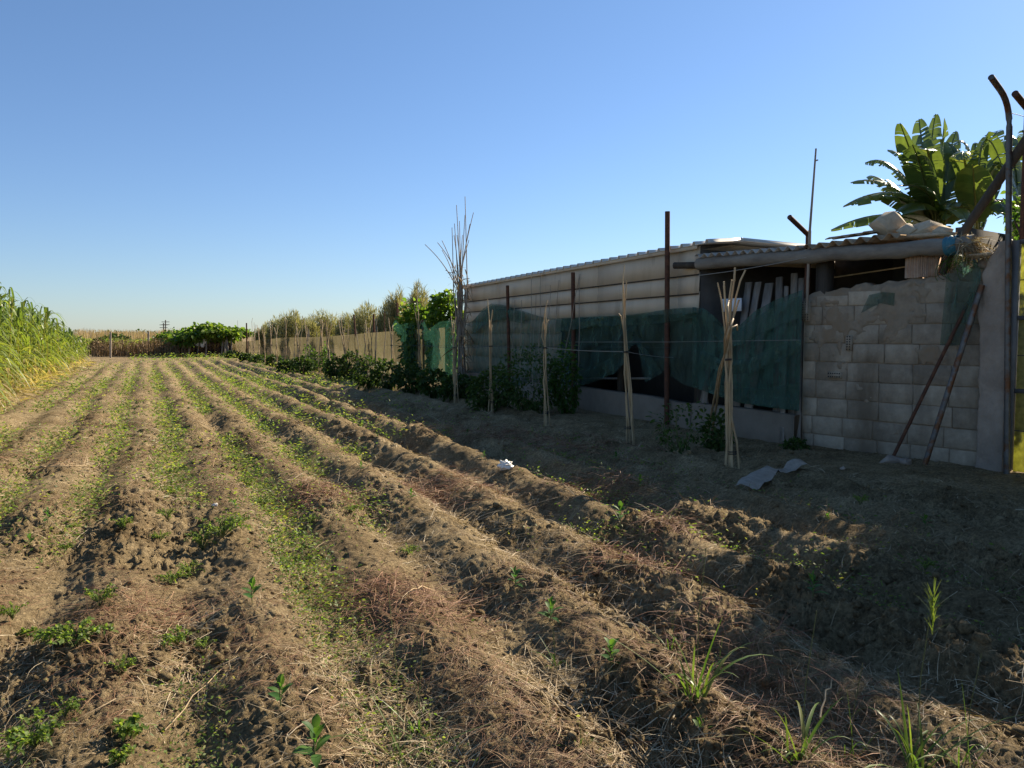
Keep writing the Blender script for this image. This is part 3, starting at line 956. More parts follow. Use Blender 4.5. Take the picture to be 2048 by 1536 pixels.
mb = MB()
b0 = V(2014, 940, PE, PF, 0.12); b0[2] = -.1
b1 = V(2019, 205, PE, PF, 0.12); b2 = D(1982, 154, 9.15)
mb.tube(arc([b0, b1, b2]), 0.034, 12)
tag(mb.build("pipe_post", M["greysteel"], None, True), "tall grey pipe post with its top bent left beside the gate pillar", "post")
mb = MB()
c1 = D(2056, 215, 10.2); c0 = c1.copy(); c0[2] = -.1
mb.tube([c0, c1], 0.040, 12); mb.tube([c1 + (0, 0, -.02), D(2030, 187, 9.9)], 0.040, 12)
tag(mb.build("pipe_post", M["rust"], None, True), "rusty pipe post at the right edge with only its angled top showing", "post")

mb = MB()
a1 = V(1617, 466, PE, PF, -0.06); a0 = a1.copy(); a0[2] = 2.12; a2 = D(1579, 434, 11.35)
mb.tube([a0, a1 + (0, 0, .03)], 0.040, 12); mb.tube([a1 + (0, 0, -.03), a2], 0.036, 12)
tag(mb.build("pipe_post", M["rust"], None, True), "rusty post with a short angled arm where the block wall begins", "post")
mb = MB()
r0 = V(1614, 600, PE, PF, 0.13); r0[2] = 1.9
mb.tube([r0, V(1619, 470, PE, PF, 0.13), V(1632, 297, PE, PF, .13)], [0.02, 0.018, 0.012], 8)
mb.tube([V(1629, 322, PE, PF, .13), V(1636, 320, PE, PF, .13)], 0.01, 6)
tag(mb.build("rod", M["greycane"], None, True), "thin tall rod tied to the rusty angled post", "rod")

STEEL = [(1335, 423, 1334, 797, 0.045, PC, PD, 0.22, "tall straight rusty pole standing against the green net, tallest along the shed"),
         (1146, 545, 1148, 775, 0.045, PC, PD, 0.22, "short rusty pole in front of the shed cladding, middle of three"),
         (1015, 571, 1019, 778, 0.045, PC, PD, 0.22, "rusty pole before the net near the shed's far end")]
for (tx, ty, bx, by, r, P0, P1, o, lab) in STEEL:
    a = V(tx, ty, P0, P1, o); b = V(bx, by, P0, P1, o); b[2] = 0.0
    mb = MB(); mb.tube([b, a], r, 12)
    tag(mb.build("steel_post", M["rust"], None, True), lab, "post", "steel posts of the net fence")

# long round brace and two leaning pipes
mb = MB()
mb.tube([D(1884, 548, 10.2), D(1912, 486, 10.1), D(1990, 372, 9.7), D(2075, 248, 9.2)], [.045, .05, .055, .06], 10, .5, True, .05)
tag(mb.build("brace_pole", M["darkpost"], None, True), "thick dark wooden brace slanting up to the right over the gate pillar", "pole")
mb = MB(); p = V(1785, 886, PE, PF, .42); p[2] = 0
mb.tube([p, V(1946, 585, PE, PF, .02)], 0.022, 8)
tag(mb.build("leaning_pipe", M["rust"], None, True), "thin dark pipe leaning against the block wall, left of two", "pipe")
mb = MB(); p = V(1851, 900, PE, PF, .48); p[2] = 0
mb.tube([p, V(1964, 570, PE, PF, .1)], 0.034, 10)
tag(mb.build("leaning_pipe", M["greysteel"], None, True), "thicker grey pipe leaning against the block wall and pillar", "pipe")

# stones, bricks and rubble on top ---------------------------------------------
def rock(loc, size, seed, name, label, cat, group=None, m="rock", rot=0.0):
    import bmesh
    rs = np.random.default_rng(seed)
    bm = bmesh.new()
    for q in [(x, y, z) for x in (-1, 1) for y in (-1, 1) for z in (-1, 1)]: bm.verts.new(Vector((np.array(q) * rs.uniform(.4, 1.0, 3)).tolist()))
    for q in unit(rs.normal(size=(6, 3))): bm.verts.new(Vector((q * rs.uniform(.9, 1.08)).tolist()))
    r = bmesh.ops.convex_hull(bm, input=bm.verts)
    bmesh.ops.delete(bm, geom=[g for g in r["geom_interior"] if isinstance(g, bmesh.types.BMVert)], context='VERTS')
    bmesh.ops.bevel(bm, geom=bm.edges[:], offset=.03, segments=1, affect='EDGES')
    bmesh.ops.triangulate(bm, faces=bm.faces)
    bm.verts.index_update()
    v = np.array([x.co[:] for x in bm.verts])
    a1, a2 = rs.uniform(.2, .7, 2)
    v = v @ np.array([[1, 0, 0], [0, math.cos(a1), -math.sin(a1)], [0, math.sin(a1), math.cos(a1)]]).T @ np.array([[math.cos(a2), 0, math.sin(a2)], [0, 1, 0], [-math.sin(a2), 0, math.cos(a2)]]).T
    v = v * np.array(size) * .5
    f = np.array([[x.index for x in y.verts] + [y.verts[2].index] for y in bm.faces]); bm.free()
    c, s = math.cos(rot), math.sin(rot)
    v = v @ np.array([[c, -s, 0], [s, c, 0], [0, 0, 1]]).T + np.array(loc)
    mb = MB(); mb.add(v, f)
    return tag(mb.build(name, M[m], None, False), label, cat, group)


for (px, py, sz, o, lab, sd) in ((1781, 450, (.44, .36, .36), -0.25, "large tan stone weighing down the brown roof sheets, biggest of the row", 3),
                                 (1819, 459, (.24, .24, .17), -0.22, "small rounded stone right of the biggest stone on the roof", 5),
                                 (1850, 457, (.40, .30, .22), -0.30, "broad tan stone in the middle of the stones on the shelter roof", 8),
                                 (1884, 464, (.26, .22, .16), -0.2, "dark flat stone toward the right of the shelter roof stones", 11)):
    rock(V(px, py, PE, PF, o), sz, sd, "stone", lab, "stone", "stones weighing down the shelter roof", rot=sd)
for (px, py, sz, o, lab, sd) in ((1945, 497, (.34, .22, .10), 0.0, "pale flat stone lying at the beam end beside the gate pillar", 21),
                                 (1958, 512, (.36, .26, .07), 0.02, "pale tile fragment under the flat stone by the pillar", 23)):
    rock(V(px, py, PE, PF, o), sz, sd, "rubble", lab, "stone", rot=sd)
mb = MB()
for k in range(3):
    a = V(1800 + 32 * k, 476 - 3 * k, PE, PF, 0.02)
    R_ = np.array([[TEF[0], -TEF[1], 0], [TEF[1], TEF[0], 0], [0, 0, 1]])
    mb.box(a + NEF * .25, (.42, .55, .025), R_, jitter=.02)
tag(mb.build("tile_sheet", M["rock"]), "broken tan sheet lying on the log beam under the roof stones", "sheet")


def hollow_brick(px, py0, py1, w, lab):
    a = V(px, py1, PE, PF, -0.03); b = V(px, py0, PE, PF, -0.03)
    s0 = float(np.dot(a - PE, TEF)); h = b[2] - a[2]
    n = 5
    pts = [(-w / 2, 0.0)]
    for k in range(n):
        x0 = -w / 2 + w * k / n; x1 = x0 + w / n
        pts += [(x0 + .012, .006), (x1 - .012, .006), (x1 - .006, -.006), (x1, -.006)]
    pts += [(w / 2, -.12), (-w / 2, -.12)]
    v = [on(PE, PF, s0 + x, z, o) for z in (a[2], a[2] + h) for (x, o) in pts]
    m = len(pts)
    f = [[i, (i + 1) % m, (i + 1) % m + m, i + m] for i in range(m)]
    for top in (0, m):
        ctr = np.mean(v[top:top + m], axis=0); v.append(ctr)
        f += [[i + top, (i + 1) % m + top, len(v) - 1, len(v) - 1] for i in range(m)]
    mb = MB(); mb.add(v, f)
    tag(mb.build("hollow_brick", M["brick"]), lab, "brick", "bricks stacked under the log beam")


hollow_brick(1826, 508, 556, .19, "grooved orange hollow brick, left one standing on the block wall")
hollow_brick(1847, 512, 554, .12, "grooved pale hollow brick between two others on the block wall")
hollow_brick(1866, 506, 552, .10, "narrow brown hollow brick, right one standing on the block wall")
mb = MB()
a = V(1888, 556, PE, PF, -.16); s0 = float(np.dot(a - PE, TEF))
slab(mb, PE, PF, s0, s0 + .30, -.16, -.26, a[2] - .05, a[2] + .28)
tag(mb.build("plaster_slab", M["concrete"], bevel=.01), "pale plaster slab behind the brace on the block wall", "slab")

# blue wrapping at the beam's end
mb = MB()
A = V(1893, 493, PE, PF, 0.08); B = V(1918, 489, PE, PF, 0.08)
pts = [A + (B - A) * q for q in np.linspace(0, 1, 9)]
mb.tube(pts, 0.118 + .008 * np.sin(np.arange(9) * 2.1), 18, .5, False, .04)
tag(mb.build("plastic_wrap", M["bluewrap"], None, True), "teal plastic wrap tied round the end of the log beam", "wrap")
mb = MB()
n = 260
P = np.array([V(x, y, PE, PF, o) for x, y, o in zip(RX.uniform(1915, 1955, n), RX.normal(487, 6, n), RX.uniform(0, .2, n))])
Dv = unit(np.stack([RX.normal(.2, .5, n), RX.normal(-.3, .5, n), RX.normal(-.1, .35, n)], 1))
mb.ribbons(P, Dv, side_of(Dv, RX.uniform(0, 3, n)), RX.uniform(.1, .3, n), .012, 3, .4, STRAW, RX.uniform(.2, 1, n))
tag(mb.build("straw_bundle", M["straw"]), "frayed straw sticking out of the log beam end", "straw")

# ------------------------------------------------------------------ netting
def cloth(name, top, bot, P0, P1, off, m, nu=70, nv=30, amp=0.05, seed=1, parent=None, loose=0.0):
    tx, ty = zip(*top); bx, by = zip(*bot)
    v = []
    for j in range(nv + 1):
        fj = j / nv
        for i in range(nu + 1):
            fi = i / nu
            xa = tx[0] + (tx[-1] - tx[0]) * fi; xb = bx[0] + (bx[-1] - bx[0]) * fi
            ya = np.interp(xa, tx, ty); yb = np.interp(xb, bx, by)
            px = xa + (xb - xa) * fj; py = ya + (yb - ya) * fj
            o = off + amp * (float(vnoise(fi * 9 + fj * 2.5, fj * 3, seed)) - .5) * 2 + amp * .5 * (float(vnoise(fi * 30 + fj * 8, fj * 6, seed + 1)) - .5) + loose * fj
            v.append(V(px, py, P0, P1, o))
    c = nu + 1
    f = [[j * c + i, (j + 1) * c + i, (j + 1) * c + i + 1, j * c + i + 1] for j in range(nv) for i in range(nu)]
    mb = MB(); mb.add(v, f)
    return mb.build(name, M[m], parent, True)


net = thing("shade_net", V(1300, 800, PC, PD, .2) * [1, 1, 0], "dark green shade net sagging along the shed front with a torn hole", "net")
cloth("net_panel", [(934, 648), (948, 640), (965, 618), (982, 607), (1006, 610), (1033, 618), (1080, 633), (1100, 638), (1160, 634), (1215, 632), (1280, 628), (1347, 617), (1393, 614)],
      [(934, 762), (1010, 770), (1130, 778), (1165, 770), (1205, 757), (1228, 747), (1248, 708), (1262, 692), (1272, 688), (1284, 704), (1296, 738), (1304, 752), (1318, 738), (1333, 745), (1365, 768), (1393, 777)], PC, PD, 0.16, "greennet", 140, 30, .09, 71, net)
cloth("net_fold", [(1110, 640), (1180, 634), (1260, 630), (1340, 618), (1393, 615)], [(1112, 664), (1180, 655), (1260, 650), (1330, 646), (1393, 634)], PC, PD, 0.27, "greennet", 90, 8, .07, 72, net)
cloth("net_fold", [(1165, 745), (1205, 725), (1240, 704), (1262, 692)], [(1165, 772), (1205, 757), (1228, 747), (1252, 722)], PC, PD, 0.26, "greennet", 40, 8, .06, 73, net)
cloth("net_fold", [(945, 642), (965, 622), (985, 610), (1010, 613), (1050, 626)], [(945, 668), (968, 650), (990, 640), (1012, 640), (1050, 648)], PC, PD, 0.24, "greennet", 40, 8, .06, 74, net)
cloth("net_panel", [(1385, 614), (1410, 618), (1428, 632), (1450, 654), (1480, 650), (1510, 622), (1550, 600), (1605, 580)],
      [(1385, 774), (1430, 790), (1480, 806), (1540, 815), (1598, 822)], PD, PE, 0.14, "greennet_dense", 90, 30, .10, 75, net)
cloth("net_fold", [(1400, 700), (1450, 722), (1500, 716), (1560, 690), (1602, 676)], [(1400, 722), (1450, 750), (1500, 746), (1560, 722), (1602, 702)], PD, PE, 0.26, "greennet", 60, 8, .06, 76, net)
cloth("net_fold", [(1410, 756), (1460, 774), (1530, 778), (1600, 764)], [(1420, 786), (1470, 802), (1535, 813), (1598, 820)], PD, PE, 0.25, "greennet", 60, 8, .06, 77, net)
cloth("net_fold", [(1425, 640), (1452, 662), (1485, 655), (1520, 630), (1560, 606), (1600, 592)],
      [(1425, 668), (1452, 694), (1485, 690), (1520, 668), (1560, 650), (1600, 636)], PD, PE, 0.24, "greennet", 50, 8, .05, 78, net)
cloth("net_strip", [(1275, 690), (1290, 695)], [(1290, 765), (1325, 745)], PC, PD, 0.22, "greennet", 10, 14, .05, 79, net)
o = cloth("shade_net", [(1893, 548), (1910, 535), (1930, 520), (1952, 520), (1963, 545)], [(1880, 690), (1900, 692), (1925, 690), (1940, 672), (1950, 640)], PE, PF, 0.09, "greennet", 30, 26, .05, 81)
tag(o, "piece of green net hanging over the block wall beside the pillar", "net")
o = cloth("shade_net", [(1738, 590), (1765, 584), (1790, 586)], [(1722, 626), (1760, 606), (1788, 612)], PE, PF, 0.03, "greennet", 20, 8, .015, 83)
tag(o, "small scrap of green net stuck on the middle of the block wall", "net")
# tangle of light net wire on top of the wall by the pillar
mb = MB()
for k in range(26):
    c0 = V(RX.uniform(1895, 1955), RX.uniform(520, 548), PE, PF, RX.uniform(-.1, .08)); r = RX.uniform(.06, .2)
    ax = unit(RX.normal(size=3)); bx = unit(np.cross(ax, RX.normal(size=3)))
    a = np.linspace(0, RX.uniform(3, 6.2), 14)
    mb.tube(c0 + r * (np.cos(a)[:, None] * ax + np.sin(a)[:, None] * bx), 0.0035, 4)
tag(mb.build("wire_tangle", M["vine"]), "tangle of pale wire on the wall top by the pillar", "wire")
# ------------------------------------------------------------------ canes and stakes
ORD = ["first", "second", "third", "fourth", "fifth", "sixth", "seventh", "eighth", "ninth", "tenth", "eleventh", "twelfth", "thirteenth", "fourteenth", "fifteenth", "sixteenth", "seventeenth", "eighteenth", "nineteenth", "twentieth"]


def cane_path(a, m, b, n=9, wob=0.012):
    a, m, b = [np.array(x, float) for x in (a, m, b)]
    q = np.linspace(0, 1, n)[:, None]
    p = (1 - q) ** 2 * a + 2 * q * (1 - q) * (2 * m - .5 * (a + b)) + q ** 2 * b
    p[1:-1] += RX.normal(0, wob, (n - 2, 3))
    return p


def cane_mesh(path, r0, r1, tint, nodes=True):
    mb = MB()
    n = len(path)
    # resample with knuckles
    L = np.concatenate([[0], np.cumsum(np.linalg.norm(np.diff(path, axis=0), axis=1))])
    s = [0.0]; rad = [r0]
    step = 0.24
    x = step * RX.uniform(.3, 1)
    while x < L[-1] - .05:
        r = r0 + (r1 - r0) * x / L[-1]
        s += [x - .012, x, x + .012]; rad += [r, r * 1.22, r]
        x += step
    s.append(L[-1]); rad.append(r1)
    pts = np.stack([np.interp(s, L, path[:, c]) for c in range(3)], 1)
    mb.tube(pts, rad, 7, tint)
    return mb


def bundle(base, tie, tops, label, group=None, r=0.011, extra=(), m="bamboo", spread=.05, ties=((0.5,),), name="cane_bundle"):
    b = gp(*base)
    h = np.array([math.sin(YAW), math.cos(YAW), 0]); dist = float(np.dot(b, h))
    t = thing(name, b, label, "cane stake", group)
    tp = D(tie[0], tie[1], dist)
    for k, (x, y) in enumerate(tops):
        top = D(x, y, dist + RX.uniform(-.12, .12))
        st = b + np.array([RX.normal(0, spread), RX.normal(0, spread), -.12])
        path = cane_path(st, tp + RX.normal(0, .018, 3), top)
        cane_mesh(path, r * RX.uniform(.85, 1.25), r * RX.uniform(.6, .9), np.clip(RX.normal(.5, .2), 0, 1)).build("cane", M[m], t, True)
    for (bs, mid, tpx) in extra:
        p0 = gp(*bs); p0[2] -= .1
        p1 = D(mid[0], mid[1], dist); p2 = D(tpx[0], tpx[1], dist)
        cane_mesh(cane_path(p0, p1, p2), r, r * .7, np.clip(RX.normal(.45, .2), 0, 1)).build("cane", M[m], t, True)
    a = np.linspace(0, 4 * np.pi, 30)
    mb = MB()
    mb.tube(np.stack([tp[0] + .04 * np.cos(a), tp[1] + .04 * np.sin(a), tp[2] + .012 * a / 6 - .02 + 0 * a], 1), .006, 5)
    mb.build("tie", M["twine"], t, True)
    q = .13
    low = b + (tp - b) * q / 1.0
    mb = MB(); mb.tube(np.stack([low[0] + .055 * np.cos(a), low[1] + .055 * np.sin(a), low[2] + .004 * a], 1), .006, 5)
    mb.build("tie", M["twine"], t, True)
    return t


GB = "cane bundles of the bean trellis"
bundle((1466, 938), (1457, 718), [(1470, 535), (1491, 540), (1464, 560), (1448, 563), (1435, 565), (1478, 600)],
       "thick cane bundle crossed with a slanting bundle, nearest to the block wall", GB, .013,
       extra=[((1412, 862), (1449, 700), (1475, 660)), ((1420, 864), (1450, 705), (1468, 640)), ((1416, 860), (1446, 712), (1462, 655)), ((1424, 862), (1446, 716), (1458, 600))])
bundle((1257, 882), (1251, 703), [(1249, 530), (1245, 556), (1253, 560), (1237, 627), (1247, 590)],
       "upright cane bundle in front of the torn hole in the green net", GB, .013)
bundle((1091, 848), (1090, 695), [(1094, 600), (1091, 615), (1097, 640), (1088, 640)],
       "straight cane bundle standing right of the big dark bean bush", GB, .013)
bundle((986, 824), (981, 692), [(975, 598), (985, 620), (979, 640), (984, 650)],
       "cane bundle forking into a narrow V before the shed's left part", GB, .013)
bundle((909, 807), (907, 695), [(902, 632), (912, 633), (898, 655), (907, 640)],
       "cane bundle just left of the shed corner, standing in its shade", GB, .014)
bundle((841, 776), (838, 690), [(835, 573), (829, 610), (843, 640), (836, 625)],
       "tall cane bundle with one long cane in front of the green corner net", GB, .014)
bundle((788, 780), (783, 690), [(777, 636), (780, 655), (786, 650)],
       "leaning cane bundle at the left edge of the green corner net", GB, .014)

STAKES = [((735, 736), (736, 690), [(731, 640), (743, 640), (736, 655)]), ((698, 742), (688, 690), [(677, 640), (690, 652), (682, 632)]),
          ((670, 761), (657, 700), [(651, 640), (664, 648), (655, 650)]), ((642, 750), (642, 690), [(640, 640), (648, 645), (643, 638)]),
          ((620, 738), (615, 690), [(609, 640), (613, 650)]), ((601, 749), (596, 690), [(591, 643), (600, 660)]), ((588, 730), (589, 690), [(590, 672), (595, 655)]),
          ((572, 737), (571, 690), [(570, 633), (574, 640)]), ((555, 736), (552, 690), [(548, 655), (556, 650)]), ((545, 735), (543, 690), [(539, 642), (545, 648)]),
          ((531, 730), (528, 690), [(523, 652), (528, 655)]), ((518, 722), (518, 690), [(517, 655), (514, 650)]), ((509, 722), (507, 700), [(504, 668), (509, 660)]),
          ((499, 718), (499, 690), [(499, 662)]), ((486, 712), (485, 690), [(484, 664)]), ((478, 711), (478, 690), [(477, 666)]),
          ((470, 708), (468, 690), [(463, 672)]), ((462, 707), (463, 695), [(464, 670)])]
SHAPE = {0: "Y shaped cane stake", 1: "leaning double cane stake", 2: "crooked branching cane stake", 3: "tall V forked cane stake"}
for k, (b_, t_, tops) in enumerate(STAKES):
    lab = f"{SHAPE.get(k, 'pale cane stake')} at the beige screen, {ORD[k]} from the green corner net"
    bundle(b_, t_, tops, lab, "cane stakes along the beige screen", .021, m="bamboo", spread=.03, name="cane_stake")

for k in range(20):                                  # thin single canes between the stakes
    bx = RX.uniform(470, 770); by = float(np.interp(bx, [460, 520, 570, 640, 700, 790], [707, 724, 738, 750, 752, 775])) + RX.uniform(-8, 4)
    b = gp(bx, by); dist = float(np.dot(b, [math.sin(YAW), math.cos(YAW), 0])); tx = bx + RX.normal(0, 7)
    top = D(tx, RX.uniform(636, 672) - (bx - 470) * .04, dist)
    tag(cane_mesh(cane_path(b - [0, 0, .1], (b + top) / 2, top, 9, .02), .017, .010, RX.uniform(.2, .8)).build("thin_cane", M["bamboo" if k % 2 else "greycane"], None, True),
        "thin single cane standing among the cane stakes before the beige screen", "cane", "single canes before the beige screen")

# dark posts of the screen fence
for k, (tx, ty, bx, by, r, lab) in enumerate([(794, 605, 798, 742, .045, "rusty post rising above the green corner net"), (747, 628, 752, 742, .045, "dark post with climbing leaves before the beige screen"),
                                            (708, 630, 716, 738, .04, "leaning dark post before the bare part of the beige screen"), (493, 646, 494, 712, .05, "thin dark post standing out against the sky at the far end"),
                                            (769, 624, 768, 733, .022, "slim pole between the dark post and the corner net"), (846, 640, 848, 760, .04, "dark post among the vine leaves behind the corner net")]):
    b = gp(bx, by); dist = float(np.dot(b, [math.sin(YAW), math.cos(YAW), 0]))
    mb = MB(); mb.tube([b - [0, 0, .1], D(tx, ty, dist)], r, 9)
    tag(mb.build("steel_post", M["rust"], None, True), lab, "post", "posts of the screen fence")

# tall fan of canes at the shed corner
b = V(922, 775, PC, PD, .45); b[2] = 0
dist = float(np.dot(b, [math.sin(YAW), math.cos(YAW), 0]))
t = thing("cane_fan", b, "tall bundle of bare canes fanning out above the shed's far corner", "cane bundle")
for (x, y) in [(930, 393), (947, 425), (913, 410), (919, 442), (940, 448), (909, 447), (904, 455), (850, 489), (875, 485), (884, 481), (884, 500), (938, 480), (925, 470), (914, 470), (891, 540), (939, 557), (921, 500), (930, 430), (908, 470)]:
    a = b + np.array([RX.normal(0, .12), RX.normal(0, .12), -.1])
    mpt = D(920 + RX.normal(0, 5), 585, dist)
    p1 = D(x, y, dist + RX.uniform(-.3, .3))
    q = np.linspace(0, 1, 12)[:, None]
    path = np.vstack([a + (mpt - a) * q[:6] / q[5], mpt + (p1 - mpt) * (np.linspace(.15, 1, 8)[:, None]) + np.array([0, 0, 1.0]) * 0.15 * np.sin(np.pi * np.linspace(.15, 1, 8))[:, None]])
    cane_mesh(path, .028, .010, np.clip(RX.normal(.4, .2), 0, 1)).build("cane", M["greycane"], t, True)
n = 240                                             # dry leaf sheaths still hanging on the canes
zz = RX.uniform(.4, 3.6, n)
P = np.stack([b[0] + RX.normal(0, .16, n), b[1] + RX.normal(0, .16, n), zz], 1)
Dv = unit(np.stack([RX.normal(0, .4, n), RX.normal(0, .4, n), RX.normal(.2, .9, n)], 1))
mb = MB(); mb.ribbons(P, Dv, side_of(Dv, RX.uniform(0, 3, n)), RX.uniform(.2, .6, n), RX.uniform(.015, .04, n), 3, .4, LEAF, RX.uniform(0, .5, n))
mb.build("dry_leaf_sheath", M["straw"], t)

# thin canes and strings for the beans in front of the net
for k, (bx, by, tx, ty) in enumerate([(1058, 765, 1063, 548), (1074, 755, 1082, 545), (1040, 760, 1043, 600), (1063, 790, 1072, 590), (1095, 750, 1118, 560), (1110, 730, 1160, 550), (1155, 740, 1160, 548), (1098, 770, 1101, 570), (1020, 765, 1030, 600)]):
    a = V(bx, by, PC, PD, .55); a[2] = -.1; c = V(tx, ty, PC, PD, .35)
    tag(cane_mesh(cane_path(a, (a + c) / 2, c), .010, .006, .5).build("thin_cane", M["greycane"], None, True),
        f"thin cane behind the big bean bush, {ORD[k]} of the loose row against the shed cladding", "cane", "thin canes against the shed cladding")


def wire(pts, r, name, lab, m, sag=0.0):
    pts = np.array(pts); out = []
    for a, c in zip(pts[:-1], pts[1:]):
        q = np.linspace(0, 1, 12)[:, None]
        s = a + (c - a) * q; s[:, 2] -= (sag * 4 * q * (1 - q))[:, 0]
        out.append(s)
    mb = MB(); mb.tube(np.concatenate(out), r, 5)
    return tag(mb.build(name, M[m], None, True), lab, "wire")


def bt(px, py, base):                               # a point straight over a stake base
    b = gp(*base); return D(px, py, float(np.dot(b, [math.sin(YAW), math.cos(YAW), 0])))


wire([bt(1091, 695, (1091, 848)), bt(1251, 703, (1257, 882)), V(1347, 715, PC, PD, .3)], .005, "string", "pale string tied between the cane bundles in front of the torn net", "cord", .02)
wire([bt(841, 690, (841, 776)), bt(907, 695, (909, 807)), bt(981, 692, (986, 824)), bt(1091, 695, (1091, 848))], .004, "string", "dark string linking the far cane bundles of the trellis", "twine", .02)
wire([V(1150, 684, PC, PD, .3), V(1335, 684, PC, PD, .3), V(1600, 680, PD, PE, .3)], .004, "fence_wire", "thin fence wire stretched level across the green net", "cord")
wire([V(1396, 551, PD, PE, .2), V(1613, 515, PD, PE, .2)], .006, "fence_wire", "wire sloping up across the open shelter to the rusty post", "cord", .02)
wire([V(1340, 695, PC, PD, .4), bt(698, 690, (716, 738))], .003, "fence_wire", "long thin wire running along the trellis to the dark post", "twine", .0)
wire([D(2018, 225, 9.6), D(2075, 240, 9.6)], .004, "barbed_wire", "short strand of wire between the two tall pipe posts", "twine")

# ------------------------------------------------------------------ netting and screens beyond the shed
SA, SB = G(462, 703), G(790, 748)
def screen_top(x): return float(np.interp(x, [462, 520, 570, 640, 690, 760, 790, 890], [686, 680, 675, 674, 670, 664, 662, 655]))
sc = cloth("screen_fence", [(x, screen_top(x)) for x in (462, 520, 570, 640, 690, 760, 790, 890)], [(462, 703), (520, 713), (570, 720), (640, 730), (690, 736), (760, 745), (790, 749), (890, 762)], SA, SB, 0, "screen", 90, 8, .12, 91)
tag(sc, "beige shade cloth screen stretched behind the row of cane stakes", "fence")
CA, CB = G(776, 752), PC
o = cloth("corner_net", [(782, 650), (792, 640), (800, 650), (815, 646), (840, 652), (848, 640), (856, 660), (880, 643), (905, 640), (932, 640)], [(784, 762), (830, 764), (880, 766), (930, 770)], CA, PC, .3, "greennet_thin", 60, 20, .14, 95)
tag(o, "bright green net hung loosely between the vine and the shed corner", "net")

# ------------------------------------------------------------------ plants
def leaf_cloud(mb, c, rad, n, size, aspect=.55, tint=(0, 1), zsq=1.0, fold=.12, hollow=.45, droop=.25):
    d = rand_dirs(n); r = RX.uniform(hollow, 1, n) ** .6
    # lumpy outline
    lump = .65 + .6 * vnoise(d[:, 0] * 2.2 + c[0], d[:, 1] * 2.2 + d[:, 2] * 2.7 + c[1], 3)
    P = np.array(c) + d * (r * lump)[:, None] * np.array(rad)
    Dv = unit(d + RX.normal(0, .7, (n, 3)) + [0, 0, -.1])
    mb.ribbons(P, Dv, side_of(Dv, RX.normal(0, .7, n)), size * RX.uniform(.6, 1.3, n), size * aspect * RX.uniform(.7, 1.2, n), 3, droop, LEAF, RX.uniform(tint[0], tint[1], n), fold)


def stems(mb, b, c, rad, n, r0):
    for _ in range(n):
        e = np.array(c) + rand_dirs(1)[0] * np.array(rad) * .8
        e[2] = max(e[2], b[2] + .1)
        mid = (np.array(b) + e) / 2 + RX.normal(0, .05, 3)
        mb.tube(cane_path(b + np.array([RX.normal(0, .05), RX.normal(0, .05), -.05]), mid, e, 5, .01), [r0, r0 * .9, r0 * .7, r0 * .5, r0 * .3], 5)


def bush(px, py, ptop, wpx, label, cat="bush", n=700, size=.09, m="bush", name="bean_bush", tint=(0, 1), deep=.7, group=None, n_st=8):
    b = gp(px, py); dist = float(np.dot(b, [math.sin(YAW), math.cos(YAW), 0]))
    h = D(px, ptop, dist)[2] - b[2]; w = wpx / FPX * dist
    t = thing(name, b, label, cat, group)
    c = b + np.array([0, 0, h * .52])
    mb = MB(); stems(mb, b, c, (w * .45, w * .45 * deep, h * .5), n_st, .012); mb.build("stem", M["stem"], t)
    mb = MB(); leaf_cloud(mb, c, (w * .56, w * .56 * deep, h * .56), n, size, .6, tint); mb.build("foliage", M[m], t)
    return t


bush(1062, 832, 705, 140, "big dark leafy bean bush in the shade before the shed, largest of all", n=1700, size=.075, name="bean_bush")
bush(985, 822, 745, 90, "lower dark bush at the foot of the V shaped cane bundle", n=1100, size=.10)
bush(1130, 826, 700, 60, "dark bean vine right of the straight cane bundle", n=800, size=.09, m="vine", tint=(.6, 1))
bush(1360, 905, 806, 120, "loose dark tomato like plant by the plinth under the hole", n=260, size=.07)
bush(1432, 900, 828, 60, "dark shrub at the feet of the crossed canes", n=260, size=.09)
bush(1590, 900, 880, 50, "small weed clump at the left foot of the block wall", n=300, size=.06, name="weed_clump", cat="weed")
bush(1318, 790, 690, 36, "bright climbing leaves showing through the torn net", n=420, size=.085, m="vine", tint=(0, .6), name="climbing_plant", cat="plant")
FB = [(915, 800, 750, 90), (868, 790, 735, 90), (820, 785, 728, 80), (780, 780, 722, 70), (745, 772, 716, 66), (706, 762, 706, 64), (672, 757, 710, 56), (640, 750, 704, 56), (608, 745, 712, 48), (578, 744, 716, 44), (548, 735, 714, 36), (520, 728, 710, 34), (495, 722, 707, 30), (470, 716, 706, 26), (448, 714, 704, 26)]
for k, (px, py, pt, w) in enumerate(FB):
    bush(px + RX.uniform(-6, 6), py, pt + RX.uniform(-4, 8), w * RX.uniform(.7, 1.1), f"low dark green pepper bush at the foot of the trellis, {ORD[k]} from the shed corner", n=620 if k < 8 else 380, size=.12 if k < 8 else .16, name="pepper_bush", group="bushes along the trellis", tint=(.2, 1))
# climbing beans on some stakes
for (px, py, pt, w, lab) in ((620, 738, 688, 22, "bean vine climbing a cane stake in the dark patch of the screen"), (652, 752, 690, 20, "bean vine climbing beside the V shaped stake"), (751, 742, 672, 20, "leafy vine hanging on the dark post before the screen"),
                             (725, 738, 690, 14, "thin vine strand on the Y shaped cane stake")):
    bush(px, py, pt, w, lab, n=240, size=.11, name="climbing_plant", m="vine", tint=(.4, 1), cat="plant")

